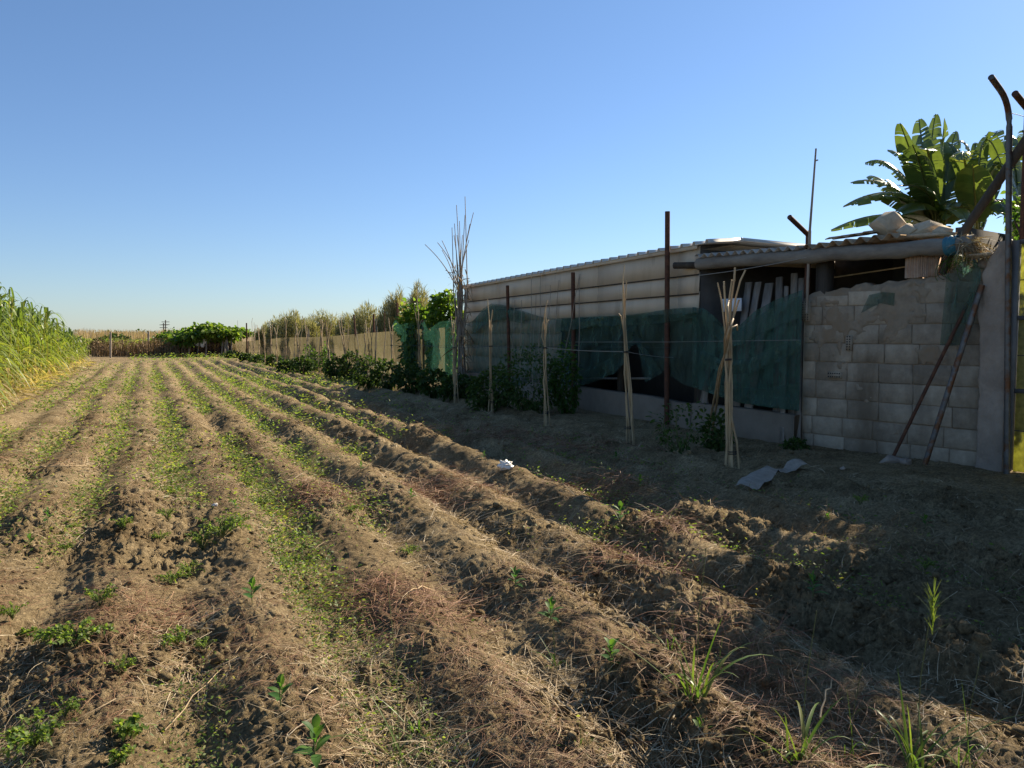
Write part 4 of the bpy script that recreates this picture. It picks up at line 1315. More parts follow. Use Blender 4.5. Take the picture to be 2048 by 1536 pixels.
# fig-like vine at the end of the shed
for (px, py, pt, w, n, lab) in ((888, 772, 590, 70, 1500, "tall bright green leafy shrub against the shed's far corner"), (838, 765, 612, 78, 1500, "broad leafy vine rising over the green corner net")):
    p = V(px, py, CA, PC, -1.0); p[2] = 0; dist = float(np.dot(p, [math.sin(YAW), math.cos(YAW), 0]))
    h = D(px, pt, dist)[2]; w = w / FPX * dist
    t = thing("leafy_shrub", p, lab, "shrub")
    mb = MB(); stems(mb, p, p + [0, 0, h * .6], (w * .4, w * .4, h * .4), 9, .03); mb.build("trunk", M["trunk"], t)
    mb = MB(); leaf_cloud(mb, p + [0, 0, h * .66], (w * .52, w * .5, h * .40), n, .22, .75, (0, .7), fold=.1); leaf_cloud(mb, p + [0, 0, h * .3], (w * .5, w * .45, h * .3), n // 2, .2, .7, (.5, 1)); mb.build("crown", M["vine"], t)

# feathery tamarisk trees behind the screen
TM = [(590, 640, 626, 66, 58), (560, 655, 638, 44, 60), (650, 655, 630, 60, 54), (700, 650, 634, 60, 50), (735, 648, 622, 70, 47), (772, 640, 622, 60, 45), (793, 620, 592, 40, 44), (838, 620, 588, 40, 46), (620, 668, 648, 44, 52), (868, 640, 618, 40, 40), (530, 668, 652, 36, 66)]
TL = ["rounded pale tamarisk, highest of those left of the screen's middle", "low pale tamarisk left of the rounded one", "tamarisk right of the rounded one with a gap of sky between", "pale tamarisk behind the leaning dark post", "broad pale tamarisk behind the two dark posts", "tamarisk left of the narrow topped one", "narrow topped tamarisk rising behind the rusty post", "small crowned tamarisk behind the tall single cane", "low scrubby tamarisk between two taller ones", "tamarisk half hidden behind the leafy vine", "lowest tamarisk at the far end of the screen"]
for (px, pm, pt, w, dist), lab in zip(TM, TL):
    b = D(px, 700, dist); b[2] = 0
    h = D(px, pt, dist)[2]; w = w / FPX * dist
    t = thing("tamarisk_tree", b, lab, "tree", "tamarisk trees behind the screen")
    mb = MB(); stems(mb, b, b + [0, 0, h * .6], (w * .45, w * .45, h * .35), 10, .05); mb.build("trunk", M["trunk"], t)
    mb = MB(); n = 5200
    d = rand_dirs(n, -.55, 1); r = RX.uniform(.25, 1, n) ** .6
    lump = .6 + .7 * vnoise(d[:, 0] * 2.5 + px, d[:, 1] * 2.5 + d[:, 2] * 3, 8)
    P = b + np.array([0, 0, h * .48]) + d * (r * lump)[:, None] * np.array([w * .55, w * .55, h * .56])
    Dv = unit(d * .5 + np.array([0, 0, .9]) + RX.normal(0, .35, (n, 3)))
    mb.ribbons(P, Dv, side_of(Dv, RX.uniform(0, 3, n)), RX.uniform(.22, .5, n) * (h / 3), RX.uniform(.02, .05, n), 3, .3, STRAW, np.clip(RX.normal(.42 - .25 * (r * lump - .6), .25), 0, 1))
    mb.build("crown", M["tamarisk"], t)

# ------------------------------------------------------------------ banana plants behind the shelter
def banana_leaf(mb, base, mid, tip, wid, nstrip=26, tear=.5, tint=.5, tilt=0.0):
    base, mid, tip = [np.array(x, float) for x in (base, mid, tip)]
    q = np.linspace(0, 1, 40)
    C = ((1 - q) ** 2)[:, None] * base + (2 * q * (1 - q))[:, None] * (2 * mid - .5 * (base + tip)) + (q ** 2)[:, None] * tip
    T = unit(np.gradient(C, axis=0))
    ref = np.array([math.cos(tilt), math.sin(tilt), 0.35])
    Sv = unit(np.cross(T, np.array([0, 0, 1.0])) + 1e-4 + ref * .25)
    Nv = unit(np.cross(Sv, T)); Nv = np.where(Nv[:, 2:3] < 0, -Nv, Nv)
    mb.tube(C[::3], np.linspace(.028, .008, len(C[::3])), 6, np.clip(tint - .3, 0, 1))
    L = np.linalg.norm(np.diff(C, axis=0), axis=1).sum()
    for sgn in (-1, 1):
        k0 = .14
        flat = 1 - abs(T[20, 2]) * 1.2
        drop = RX.uniform(-.1, .3) + max(0, flat) * RX.uniform(.35, .7)
        while k0 < .98:
            ln = RX.uniform(.015, .04) if RX.random() < tear else RX.uniform(.06, .2)
            k1 = min(k0 + ln, .99)
            qq = np.linspace(k0, k1, 4)
            if RX.random() < tear: drop = np.clip(drop + RX.normal(0.02, .24), -.1, .9)
            wv = wid * np.sin(np.pi * np.clip((qq - .08) / .93, 0, 1)) ** .55
            ptsr = []
            for s in np.linspace(0, 1, 4):
                for z, ww in zip(qq, wv):
                    i = np.clip(z * 39, 0, 38.99); a = int(i); fr = i - a
                    c = C[a] * (1 - fr) + C[a + 1] * fr
                    sv = Sv[a]; nv = Nv[a]; tv = T[a]
                    p = c + sv * sgn * ww * s * (1 - .3 * drop * s) + nv * (.10 * math.sin(s * 2.6) * ww - drop * ww * .8 * s * s) + tv * ww * .28 * s
                    ptsr.append(p)
            f = [[a * 4 + b, a * 4 + b + 1, (a + 1) * 4 + b + 1, (a + 1) * 4 + b] for a in range(3) for b in range(3)]
            mb.add(ptsr, f, np.clip(tint + RX.normal(0, .08), 0, 1))
            k0 = k1 + (RX.uniform(.003, .022) if RX.random() < tear else 0.001)


def banana(base_px, dist, crown_px, leaves, label):
    b = D(base_px, 700, dist); b[2] = 0
    cr = D(crown_px[0], crown_px[1], dist)
    t = thing("banana_plant", b, label, "banana plant", "banana plants behind the shelter")
    mb = MB(); q = np.linspace(0, 1, 9)[:, None]
    mb.tube(b + (cr - b) * q, np.linspace(.16, .08, 9), 12, .5, True, .03); mb.build("pseudostem", M["pstem"], t, True)
    for lf in leaves:
        (mx, my), (tx, ty), w, tear, dd, tint = lf
        mb = MB()
        st = cr + (b - cr) * RX.uniform(0, .12)
        banana_leaf(mb, st, D(mx, my, dist + dd * .5), D(tx, ty, dist + dd), w, 26, tear, tint, RX.uniform(0, 6))
        mb.build("leaf", M["banana"], t, True)


banana(1868, 13.2, (1872, 452), [
    ((1836, 345), (1800, 246), 0.22, 0.35, -.6, .6), ((1850, 335), (1838, 238), 0.19, 0.70, .2, .6), ((1862, 330), (1871, 228), 0.19, 0.60, .5, .45), ((1882, 330), (1889, 238), 0.17, 0.70, -.3, .25),
    ((1800, 345), (1730, 326), 0.21, 0.70, .3, .7), ((1790, 378), (1702, 366), 0.19, 0.70, -.3, .6), ((1785, 378), (1738, 352), 0.17, 0.70, .9, .7), ((1800, 388), (1688, 412), 0.22, 0.70, -.8, .3),
    ((1770, 430), (1662, 460), 0.21, 0.70, .2, .75), ((1850, 370), (1825, 290), 0.27, 0.35, -1.2, .85), ((1845, 360), (1830, 300), 0.25, 0.35, 1.0, .8), ((1893, 380), (1905, 290), 0.21, 0.70, .8, .6),
    ((1850, 410), (1790, 430), 0.21, 0.50, -1.2, .8), ((1880, 380), (1868, 290), 0.27, 0.35, .5, .9), ((1905, 420), (1935, 445), 0.21, 0.50, -1.0, .5), ((1860, 395), (1800, 372), 0.25, 0.50, -1.3, .9), ((1830, 350), (1775, 300), 0.19, 0.60, .7, .8), ((1870, 350), (1855, 258), 0.18, 0.60, .9, .5), ((1820, 410), (1760, 392), 0.21, 0.60, -.9, .6), ((1890, 350), (1912, 262), 0.19, 0.60, .9, .7), ((1830, 440), (1740, 446), 0.21, 0.60, -.5, .9), ((1860, 330), (1850, 300), 0.21, 0.60, -1.0, .3)],
    "banana plant with upright torn leaves on the left, rising behind the roof stones")
banana(1952, 13.4, (1955, 455), [
    ((1925, 345), (1893, 284), 0.21, 0.40, .5, .6), ((1950, 395), (1945, 330), 0.30, 0.04, -.9, .25), ((1970, 330), (1995, 262), 0.21, 0.70, .6, .7), ((1965, 290), (2010, 350), 0.22, 0.70, -.3, .45),
    ((1940, 310), (1900, 300), 0.19, 0.70, .1, .7), ((1990, 330), (2040, 400), 0.22, 0.60, -.4, .55), ((1930, 325), (1925, 320), 0.22, 0.70, -1.0, .2), ((1980, 400), (2030, 440), 0.22, 0.50, -.8, .8),
    ((1920, 410), (1885, 440), 0.22, 0.50, -.9, .8), ((1960, 380), (1950, 285), 0.21, 0.50, 1.0, .8), ((2000, 340), (2020, 270), 0.21, 0.60, .8, .75)],
    "banana plant with one broad untorn backlit leaf, right of the other")
banana(2040, 13.8, (2035, 440), [
    ((2030, 340), (2012, 270), 0.21, 0.50, .3, .7), ((2060, 330), (2080, 250), 0.21, 0.50, .3, .7), ((2010, 400), (1985, 430), 0.21, 0.50, -.3, .8), ((2080, 390), (2120, 420), 0.21, 0.50, -.4, .6), ((2050, 330), (2045, 260), 0.21, 0.50, .5, .6),
    ((2060, 400), (2090, 460), 0.21, 0.50, -.6, .8)],
    "banana plant cut off by the right edge behind the pipe posts")
# ------------------------------------------------------------------ trees behind the gate, partly outside the picture
def tree(base, h, w, label, n=9000, leaf=.10, m="vine", tint=(.2, 1), trunk=.14, low=.35, cat="tree"):
    b = np.array(base, float)
    t = thing("tree", b, label, cat)
    mb = MB()
    mb.tube(cane_path(b - [0, 0, .1], b + [.1, .05, h * .25], b + [.05, -.1, h * .5], 8, .03), np.linspace(trunk, trunk * .6, 8), 10, .5, True, .05)
    for _ in range(14):
        s = b + [0, 0, h * RX.uniform(.25, .5)]
        e = b + [0, 0, h * .65] + rand_dirs(1)[0] * np.array([w * .45, w * .45, h * .3])
        mb.tube(cane_path(s, (s + e) / 2 + [0, 0, .15], e, 6, .04), np.linspace(trunk * .45, .012, 6), 6)
    mb.build("trunk", M["trunk"], t, True)
    mb = MB()
    for _ in range(22):
        c = b + [0, 0, h * (low + (1 - low) * .5)] + rand_dirs(1)[0] * RX.uniform(.35, 1) * np.array([w * .4, w * .4, h * (1 - low) * .42])
        leaf_cloud(mb, c, (w * .17, w * .17, h * .10), n // 22, leaf, .55, tint, hollow=.0)
    mb.build("crown", M[m], t)


tree(D(2105, 900, 11.6) * [1, 1, 0], 4.4, 1.7, "leafy tree behind the gate at the right edge, only its leaf tips in the picture", 3500)
tree(D(2430, 900, 9.6) * [1, 1, 0], 6.0, 3.9, "tall leafy tree standing right of the picture, casting the dappled shade", 20000, .14)
tree(D(2870, 900, 7.4) * [1, 1, 0], 6.1, 3.9, "second leafy tree farther right of the picture, shading the lower right corner", 22000, .14)

# ------------------------------------------------------------------ far side of the field
def row_between(a, b, n): return [a + (b - a) * q for q in np.linspace(0, 1, n)]


HA, HB = G(186, 713), G(372, 713)
# dry bean rows: brown stalks
mb = MB(); n = 900
q = RX.random(n); P = HA + (HB - HA) * q[:, None] + np.stack([RX.normal(0, .5, n), RX.uniform(0, 3, n), np.zeros(n)], 1)
Dv = unit(np.stack([RX.normal(0, .12, n), RX.normal(0, .12, n), np.ones(n)], 1))
mb.ribbons(P, Dv, side_of(Dv, RX.uniform(0, 3, n)), RX.uniform(.5, 1.45, n), RX.uniform(.03, .06, n), 3, .02, STRAW, RX.uniform(0, .35, n))
P2 = P + np.array([0, 0, 1.0]) * RX.uniform(.3, 1.2, n)[:, None]; Dv = rand_dirs(n)
mb.ribbons(P2, Dv, side_of(Dv, RX.uniform(0, 3, n)), RX.uniform(.15, .4, n), RX.uniform(.04, .09, n), 2, .3, LEAF, RX.uniform(0, .35, n))
tag(mb.build("dry_stalks", M["straw"]), "withered brown stalks standing in rows at the far end of the field", None, None, "stuff")
for k, (px, py, pt, w, lab) in enumerate([(232, 706, 672, 58, "dark green leafy bush at the far end of the field, left of the middle post"), (345, 710, 664, 60, "green vine bush at the left end of the pergola"),
                                          (318, 708, 676, 50, "yellowish green vine sprawling left of the pergola bush"), (366, 712, 686, 26, "dark leafy bush at the pergola's front corner"), (200, 710, 682, 40, "low bush beside the tall cane field at the far end")]):
    bush(px, py, pt, w, lab, n=1100, size=.26, name="leafy_bush", m="vine" if k in (1, 2) else "bush", tint=(.0, .6) if k == 2 else (.2, .9), cat="bush", deep=.5)
for (px, pt, pb, lab) in ((221, 664, 716, "pale post at the far end of the field, left of two"), (297, 663, 713, "pale post at the far end of the field, right of two")):
    b = gp(px, pb); dist = float(np.dot(b, [math.sin(YAW), math.cos(YAW), 0]))
    mb = MB(); mb.tube([b - [0, 0, .2], D(px, pt, dist)], .06, 8); tag(mb.build("fence_post", M["greycane"], None, True), lab, "post")
# pergola
dist = 58.0
t = thing("pergola", D(425, 712, dist) * [1, 1, 0], "vine covered pergola with a dark inside at the end of the field", "pergola")
ph = D(425, 668, dist)[2]
def pgl(px, back=0.0):
    p = D(px, 712, dist + back); p[2] = 0; return p
for px in (443, 452, 458, 463, 450, 395, 378, 412):
    mb = MB(); p = pgl(px, RX.uniform(-.5, .5)); mb.tube([p - [0, 0, .1], p + [RX.normal(0, .1), 0, ph]], .05, 7); mb.build("post", M["greycane"], t, True)
mb = MB()
a, b_ = pgl(372, 1.0), pgl(462, 1.0); c_, d_ = pgl(372, 7), pgl(462, 7)
for (u, v) in ((a, b_), (a, c_), (b_, d_), (c_, d_)):
    mb.add([u, v, v + [0, 0, ph], u + [0, 0, ph]], [[0, 1, 2, 3]])
mb.build("dark_side", M["dark_sheet"], t)  # near-black sheets paint the shade under the vine canopy
mb = MB()
for px in np.linspace(362, 464, 13):
    for bk in (0, 3, 6):
        leaf_cloud(mb, pgl(px, bk) + [RX.normal(0, .3), RX.normal(0, .3), ph + .06 - .35 * (px < 385) + RX.normal(0, .13)], (RX.uniform(.6, 1.2), RX.uniform(.6, 1.2), RX.uniform(.22, .45)), 260, .3, .8, (.0, .55), hollow=.1)
mb.build("vine_canopy", M["vine"], t)
for (px, py, hh) in ((394, 684, .6), (410, 677, .75), (405, 688, .5)):
    p = D(px, py, dist - .3)
    mb = MB(); mb.tube([p - [0, 0, hh / 2], p - [0, 0, hh / 4], p + [0.02, 0, hh / 3], p + [.05, 0, hh / 2]], [.06, .17, .15, .04], 9, .5, True, .15)
    tag(mb.build("plastic_bag", M["plastic"], None, True), {394: "white bag hanging in the dark pergola, lower left one", 410: "white bag hanging highest in the dark pergola", 405: "grey white bag hanging lowest under the two pergola bags"}[px], "bag")

# dry reeds beyond, and the far tree line
mb = MB(); n = 9000
X = RX.uniform(150, 480, n); dd = RX.uniform(70, 105, n)
P = np.array([D(x, 690, d_) * [1, 1, 0] for x, d_ in zip(X, dd)])
hh = (1.65 + .5 * vnoise(X * .03, dd * .1, 5)) * RX.uniform(.6, 1.15, n)
Dv = unit(np.stack([RX.normal(0, .12, n), RX.normal(0, .12, n), np.ones(n)], 1))
mb.ribbons(P, Dv, side_of(Dv, RX.uniform(0, 3, n)), hh, RX.uniform(.05, .12, n), 3, .06, STRAW, np.clip(RX.normal(.65, .25, n), 0, 1))
tag(mb.build("dry_reeds", M["dryreed"]), "band of tall dry pinkish reeds across the far end of the field", None, None, "stuff")
mb = MB(); n = 3000
X = RX.uniform(170, 370, n); dd = RX.uniform(62, 68, n)
P = np.array([D(x, 690, d_) * [1, 1, 0] for x, d_ in zip(X, dd)]) + np.array([0, 0, 1.0]) * RX.uniform(0, 1.1, n)[:, None]
Dv = rand_dirs(n, -.2, 1)
mb.ribbons(P, Dv, side_of(Dv, RX.uniform(0, 3, n)), RX.uniform(.2, .5, n), RX.uniform(.06, .14, n), 2, .2, LEAF, RX.uniform(0, .6, n))
tag(mb.build("scrub", M["weed"]), "mixed green scrub between the dry stalks and the reeds", None, None, "stuff")
mb = MB(); n = 9000
X = RX.uniform(-300, 2400, n); P = np.array([D(x, 690, 420 + 60 * RX.random()) * [1, 1, 0] for x in X])
P[:, 2] = RX.uniform(0, 1, n) * (1.2 + 3.0 * vnoise(X * .05, X * 0, 7) ** 2)
Dv = rand_dirs(n, -.2, 1)
mb.ribbons(P, Dv, side_of(Dv, RX.uniform(0, 3, n)), RX.uniform(.8, 1.8, n), RX.uniform(.5, 1.2, n), 2, .1, LEAF, RX.uniform(.3, 1, n))
tag(mb.build("far_treeline", M["bush"]), "thin dark line of distant trees along the horizon", None, None, "stuff")
for (px, pt, lab) in ((331, 640, "distant utility pole with cross arms on the horizon, right and taller one"), (327, 646, "distant utility pole on the horizon, left and shorter one")):
    b = D(px, 668, 380); b[2] = 0; top = D(px, pt, 380)
    t = thing("utility_pole", b, lab, "utility pole")
    mb = MB(); mb.tube([b, top], .28, 6); mb.build("pole", M["greysteel"], t)
    for z in (top[2] - .9, top[2] - 2.2):
        mb = MB(); mb.tube([top * [1, 1, 0] + [-1.7, .8, z], top * [1, 1, 0] + [1.7, -.8, z]], .14, 5); mb.build("cross_arm", M["greysteel"], t)

# ------------------------------------------------------------------ tall cane field on the left
def cane_field():
    mb = MB()
    pl = []
    for Y in np.arange(9, 53, .30):
        for X in (-3.45, -3.85, -4.35, -4.9, -5.6, -6.4, -7.3, -8.3):
            if RX.random() < (.95 if X > -5 else .7): pl.append((X + RX.normal(0, .13), Y + RX.normal(0, .14)))
    pl = np.array(pl); N = len(pl)
    H = np.interp(pl[:, 1], [9, 26, 32, 40, 52], [3.6, 3.6, 3.35, 2.65, 1.9]) * RX.uniform(.86, 1.1, N) * np.interp(pl[:, 0], [-4.6, -3.3], [1.02, .82])
    Z0 = gz(pl[:, 0], pl[:, 1], False)
    # stalks
    P = np.column_stack([pl, Z0 - .05]); Dv = unit(np.column_stack([RX.normal(.03, .06, N), RX.normal(0, .06, N), np.ones(N)]))
    for ro in (0, 1.57):
        mb.ribbons(P, Dv, side_of(Dv, np.full(N, ro)), H * .8, .03, 3, 0, None, RX.uniform(.15, .6, N))
    k = 13
    rep = np.repeat(np.arange(N), k)
    fr = np.tile(np.linspace(.10, .96, k), N) + RX.normal(0, .03, N * k)
    az = RX.uniform(0, 2 * np.pi, N * k)
    el = np.clip(.55 + .65 * fr + RX.normal(0, .2, N * k), .15, 1.5)
    Dl = np.stack([np.cos(az) * np.cos(el), np.sin(az) * np.cos(el), np.sin(el)], 1)
    B = P[rep] + Dv[rep] * (H[rep] * fr * .82)[:, None]
    L = H[rep] * RX.uniform(.26, .46, N * k) * np.where(fr < .25, .7, 1)
    tint = np.clip(.30 + .55 * fr + RX.normal(0, .12, N * k), 0, 1)
    dead = (fr < .27) & (RX.random(N * k) < .7)
    tint = np.where(dead, RX.uniform(0, .25, N * k), tint)
    dr = np.where(dead, RX.uniform(.7, 1.3, N * k), RX.uniform(.6, 1.15, N * k))
    mb.ribbons(B, Dl, side_of(Dl, RX.normal(0, .35, N * k)), L, RX.uniform(.055, .095, N * k), 6, dr, BLADE, tint, .10)
    # fallen leaves at the foot
    n = 900
    P = np.stack([RX.normal(-3.25, .2, n), RX.uniform(9, 50, n), np.zeros(n)], 1); P[:, 2] = gz(P[:, 0], P[:, 1], False) + RX.uniform(.0, .25, n)
    Dv = unit(np.stack([RX.normal(.5, .7, n), RX.normal(0, .8, n), RX.normal(0, .3, n)], 1))
    mb.ribbons(P, Dv, side_of(Dv, RX.normal(0, .6, n)), RX.uniform(.3, .9, n), RX.uniform(.025, .05, n), 4, .3, BLADE, RX.uniform(0, .22, n), .06)
    tag(mb.build("cane_field", M["cane_leaf"]), "dense stand of tall green cane with yellow dead leaves at its foot", None, None, "stuff")


cane_field()

# ------------------------------------------------------------------ litter, straw, weeds covering the soil
def in_view(n, r0, r1, power=1.0, half=.66):
    a = YAW + RX.uniform(-half, half, n)
    r = r0 * (r1 / r0) ** (RX.random(n) ** power)
    return np.sin(a) * r, np.cos(a) * r


def lay(name, m, label, n, r0, r1, keep, length, width, tint, upz=(.0, .25), droop=.15, segs=3, prof=STRAW, kinkv=.06, half=.66, lift=.004):
    X, Y = in_view(n, r0, r1, 1.0, half)
    k = RX.random(n) < keep(X, Y)
    X, Y = X[k], Y[k]; n = len(X)
    R = np.hypot(X, Y)
    sc = np.clip(R / 5, .8, 3.0) ** .6
    Z = gz(X, Y) + lift
    az = RX.uniform(0, 2 * np.pi, n)
    e = 0.02
    gx = (gz(X + e, Y, False) - gz(X - e, Y, False)) / (2 * e); gy = (gz(X, Y + e, False) - gz(X, Y - e, False)) / (2 * e)
    dx, dy = np.cos(az), np.sin(az)
    Dv = unit(np.stack([dx, dy, gx * dx + gy * dy + RX.uniform(upz[0], upz[1], n)], 1))
    nn = unit(np.stack([-gx, -gy, np.ones(n)], 1))
    Sd = unit(np.cross(Dv, nn) + RX.normal(0, .35, (n, 3)))
    kk = RX.normal(0, 1, (n, 3)) * [1, 1, .4] * kinkv
    L = RX.uniform(length[0], length[1], n) * sc
    mb = MB(); mb.ribbons(np.stack([X, Y, Z], 1), Dv, Sd, L, RX.uniform(width[0], width[1], n) * sc, segs, droop, prof, RX.uniform(tint[0], tint[1], n), 0.0, kk * L[:, None])
    return tag(mb.build(name, M[m]), label, None, None, "stuff")


def furrow_w(X, Y):
    d, k = rowd(X, Y); return smooth(.18, .42, np.abs(d)) * field_mask(X, Y)


def ridge_w(X, Y):
    d, k = rowd(X, Y); return (1 - smooth(.1, .33, np.abs(d))) * field_mask(X, Y)


lay("straw_litter", "straw", "pale dry straw and stem litter strewn over the near rows", 190000, 1.3, 16,
    lambda X, Y: (.05 + .70 * furrow_w(X, Y)) * (1 - .75 * smooth(2.6, 4.2, X)) * smooth(.22, .62, vnoise(X * 1.3, Y * .9, 61)) * (.25 + .75 * field_mask(X, Y)), (.07, .30), (.0028, .0060), (.35, 1.0))
lay("dry_weed_stems", "redstem", "reddish brown dead weed stems matted on the ridges", 190000, 1.3, 30,
    lambda X, Y: (.05 + .55 * ridge_w(X, Y)) * (1 - .55 * smooth(4.2, 5.2, X)) * smooth(.48, .76, vnoise(X * .9 + 4, Y * .7, 62)) * field_mask(X, Y), (.08, .28), (.0022, .0045), (0, 1.0), (0.0, .7), .35)
lay("root_fibres", "straw", "fine grey brown root fibres and crumbs over the soil", 100000, 1.2, 10,
    lambda X, Y: .7 * smooth(.2, .6, vnoise(X * 2.1 + 9, Y * 2.1, 63)), (.02, .08), (.002, .0042), (0.1, .95), (0, .5), .1, 2)
lay("far_straw", "straw", "dry straw scattered over the farther rows", 26000, 11, 50,
    lambda X, Y: (.3 + .5 * furrow_w(X, Y)) * field_mask(X, Y), (.05, .16), (.003, .006), (.1, .9), (0, .4))


def heaps():
    mb = MB()
    for (px, py, r, n) in ((830, 1205, .44, 1000), (760, 1180, .25, 400), (1265, 1132, .30, 900), (1345, 1095, .2, 500), (1130, 905, .8, 1600), (1010, 875, .7, 1100), (880, 985, .5, 1100), (640, 985, .4, 900), (1210, 985, .45, 1000), (1420, 1230, .35, 500), (1600, 1400, .4, 500), (300, 1230, .35, 500)):
        c = gp(px, py)
        X = c[0] + RX.normal(0, r * .55, n); Y = c[1] + RX.normal(0, r * .8, n)
        Z = gz(X, Y) + np.abs(RX.normal(0, .022, n))
        a = RX.uniform(0, 2 * np.pi, n); Dv = unit(np.stack([np.cos(a), np.sin(a), RX.normal(.05, .22, n)], 1))
        L = RX.uniform(.08, .32, n)
        mb.ribbons(np.stack([X, Y, Z], 1), Dv, side_of(Dv, RX.normal(0, .6, n)), L, RX.uniform(.0022, .0045, n) * max(1, np.hypot(c[0], c[1]) / 6), 4, .2, STRAW, np.clip(RX.normal(.55, .25, n), 0, 1), 0, RX.normal(0, .09, (n, 3)) * L[:, None])
    tag(mb.build("red_stem_heaps", M["redheap"]), "matted heaps of reddish dead stems on the ridges", None, None, "stuff")


heaps()


def green_cover(name, label, n, r0, r1, keep, leaf, hgt, m="weed", tint=(0, 1)):
    X, Y = in_view(n, r0, r1)
    k = RX.random(n) < keep(X, Y)
    X, Y = X[k], Y[k]; n = len(X)
    sc = np.clip(np.hypot(X, Y) / 5, .8, 4.5) ** .75
    Z = gz(X, Y) + RX.uniform(0, 1, n) * hgt * sc
    Dv = rand_dirs(n, -.1, .8)
    mb = MB(); mb.ribbons(np.stack([X, Y, Z], 1), Dv, side_of(Dv, RX.normal(0, .6, n)), RX.uniform(leaf * .6, leaf * 1.3, n) * sc, RX.uniform(.3, .55, n) * leaf * sc, 2, .2, LEAF, RX.uniform(tint[0], tint[1], n))
    return tag(mb.build(name, M[m]), label, None, None, "stuff")


def patch(X, Y, s): return vnoise(X * 1.0 + s, Y * .55 + s, 71)


ROWG = {-5: .5, -4: .7, -3: .8, -2: .8, -1: .75, 0: 1.0, 1: 1.0, 2: .95, 3: .6, 4: .5, 5: .35, 6: .3, 7: .2}


def green_keep(X, Y):
    u = (X - ROW0) / ROWD
    fr = np.floor(u)                                    # furrow to the right of ridge fr
    g = np.zeros_like(X)
    for q, wgt in ROWG.items(): g = np.where(fr == q - 1, wgt, g)
    far = smooth(4.5, 9, np.hypot(X, Y))
    g = g * (.22 + .78 * smooth(3.4, 6.0, np.hypot(X, Y)))
    return g * (furrow_w(X, Y) * .85 + .12 * far) * smooth(.60 - .36 * far, .80 - .30 * far, patch(X, Y, 3.0))


green_cover("weed_cover", "low green weeds filling the furrows in broken strips", 420000, 2.2, 34, green_keep, .026, .07)
green_cover("far_weed_cover", "thin green weed haze over the far end of the rows", 110000, 24, 55, lambda X, Y: field_mask(X, Y) * (.15 + .8 * furrow_w(X, Y)) * smooth(.3, .6, patch(X, Y, 9)), .03, .08)
green_cover("edge_grass", "green grass strip along the far end of the field", 9000, 49, 60, lambda X, Y: (X > -1) & (X < 8), .05, .12)
# dry upright grass on the shaded path by the ridge edge
lay("dry_grass", "straw", "short dry grass along the last ridge by the shaded path", 16000, 6, 26,
    lambda X, Y: smooth(4.3, 4.8, X) * (1 - smooth(5.2, 5.8, X)), (.06, .18), (.002, .004), (0, .6), (.6, 2.5), .3)

# clods
def clods():
    mb = MB()
    n = 24000
    X, Y = in_view(n, 1.4, 16)
    k = RX.random(n) < .25 + .75 * smooth(.45, .7, vnoise(X * 1.1, Y * 1.1, 13)); X, Y = X[k], Y[k]; n = len(X)
    S_ = RX.gamma(1.6, .006, n) + .004
    Z = gz(X, Y) + S_ * .1
    base = []
    ph = (1 + 5 ** .5) / 2
    iv = np.array([(-1, ph, 0), (1, ph, 0), (-1, -ph, 0), (1, -ph, 0), (0, -1, ph), (0, 1, ph), (0, -1, -ph), (0, 1, -ph), (ph, 0, -1), (ph, 0, 1), (-ph, 0, -1), (-ph, 0, 1)]) / 1.9
    fi = np.array([(0, 11, 5), (0, 5, 1), (0, 1, 7), (0, 7, 10), (0, 10, 11), (1, 5, 9), (5, 11, 4), (11, 10, 2), (10, 7, 6), (7, 1, 8), (3, 9, 4), (3, 4, 2), (3, 2, 6), (3, 6, 8), (3, 8, 9), (4, 9, 5), (2, 4, 11), (6, 2, 10), (8, 6, 7), (9, 8, 1)])
    v = iv[None] * RX.uniform(.6, 1.3, (n, 12, 1)) * S_[:, None, None] * np.array([1, 1, .75]) + np.stack([X, Y, Z], 1)[:, None]
    f = (np.arange(n)[:, None, None] * 12 + np.concatenate([fi, fi[:, 2:]], 1)[None]).reshape(-1, 4)
    mb.add(v.reshape(-1, 3), f, np.repeat(RX.uniform(0, .3, n), 12))
    tag(mb.build("soil_clods", M["soil"]), "crumbled clods of earth lying on the ridges", None, None, "stuff")


clods()

# ------------------------------------------------------------------ single plants one can point at
def proto_seedling(seed, nl=9, h=.105):
    st = MB(); lf = MB(); rs = np.random.default_rng(seed)
    st.tube([(0, 0, -.03), (.004, .003, h * .5), (0.0, .006, h)], [.0035, .003, .002], 6)
    az = np.arange(nl) * 2.4 + rs.uniform(0, .5, nl); zz = np.linspace(.25, 1.0, nl) * h
    el = np.linspace(.35, 1.3, nl) + rs.normal(0, .12, nl)
    Dv = np.stack([np.cos(az) * np.cos(el), np.sin(az) * np.cos(el), np.sin(el)], 1)
    P = np.stack([np.zeros(nl), np.zeros(nl), zz], 1)
    L = np.linspace(.095, .085, nl) * rs.uniform(.85, 1.2, nl)
    lf.ribbons(P, Dv, side_of(Dv), L, L * .36, 6, .35, lambda t: np.sin(np.pi * np.clip(t, .03, .985)) ** .9 * np.clip(.25 + t * 3.5, 0, 1), rs.uniform(0, 1, nl), .14)
    return st, lf


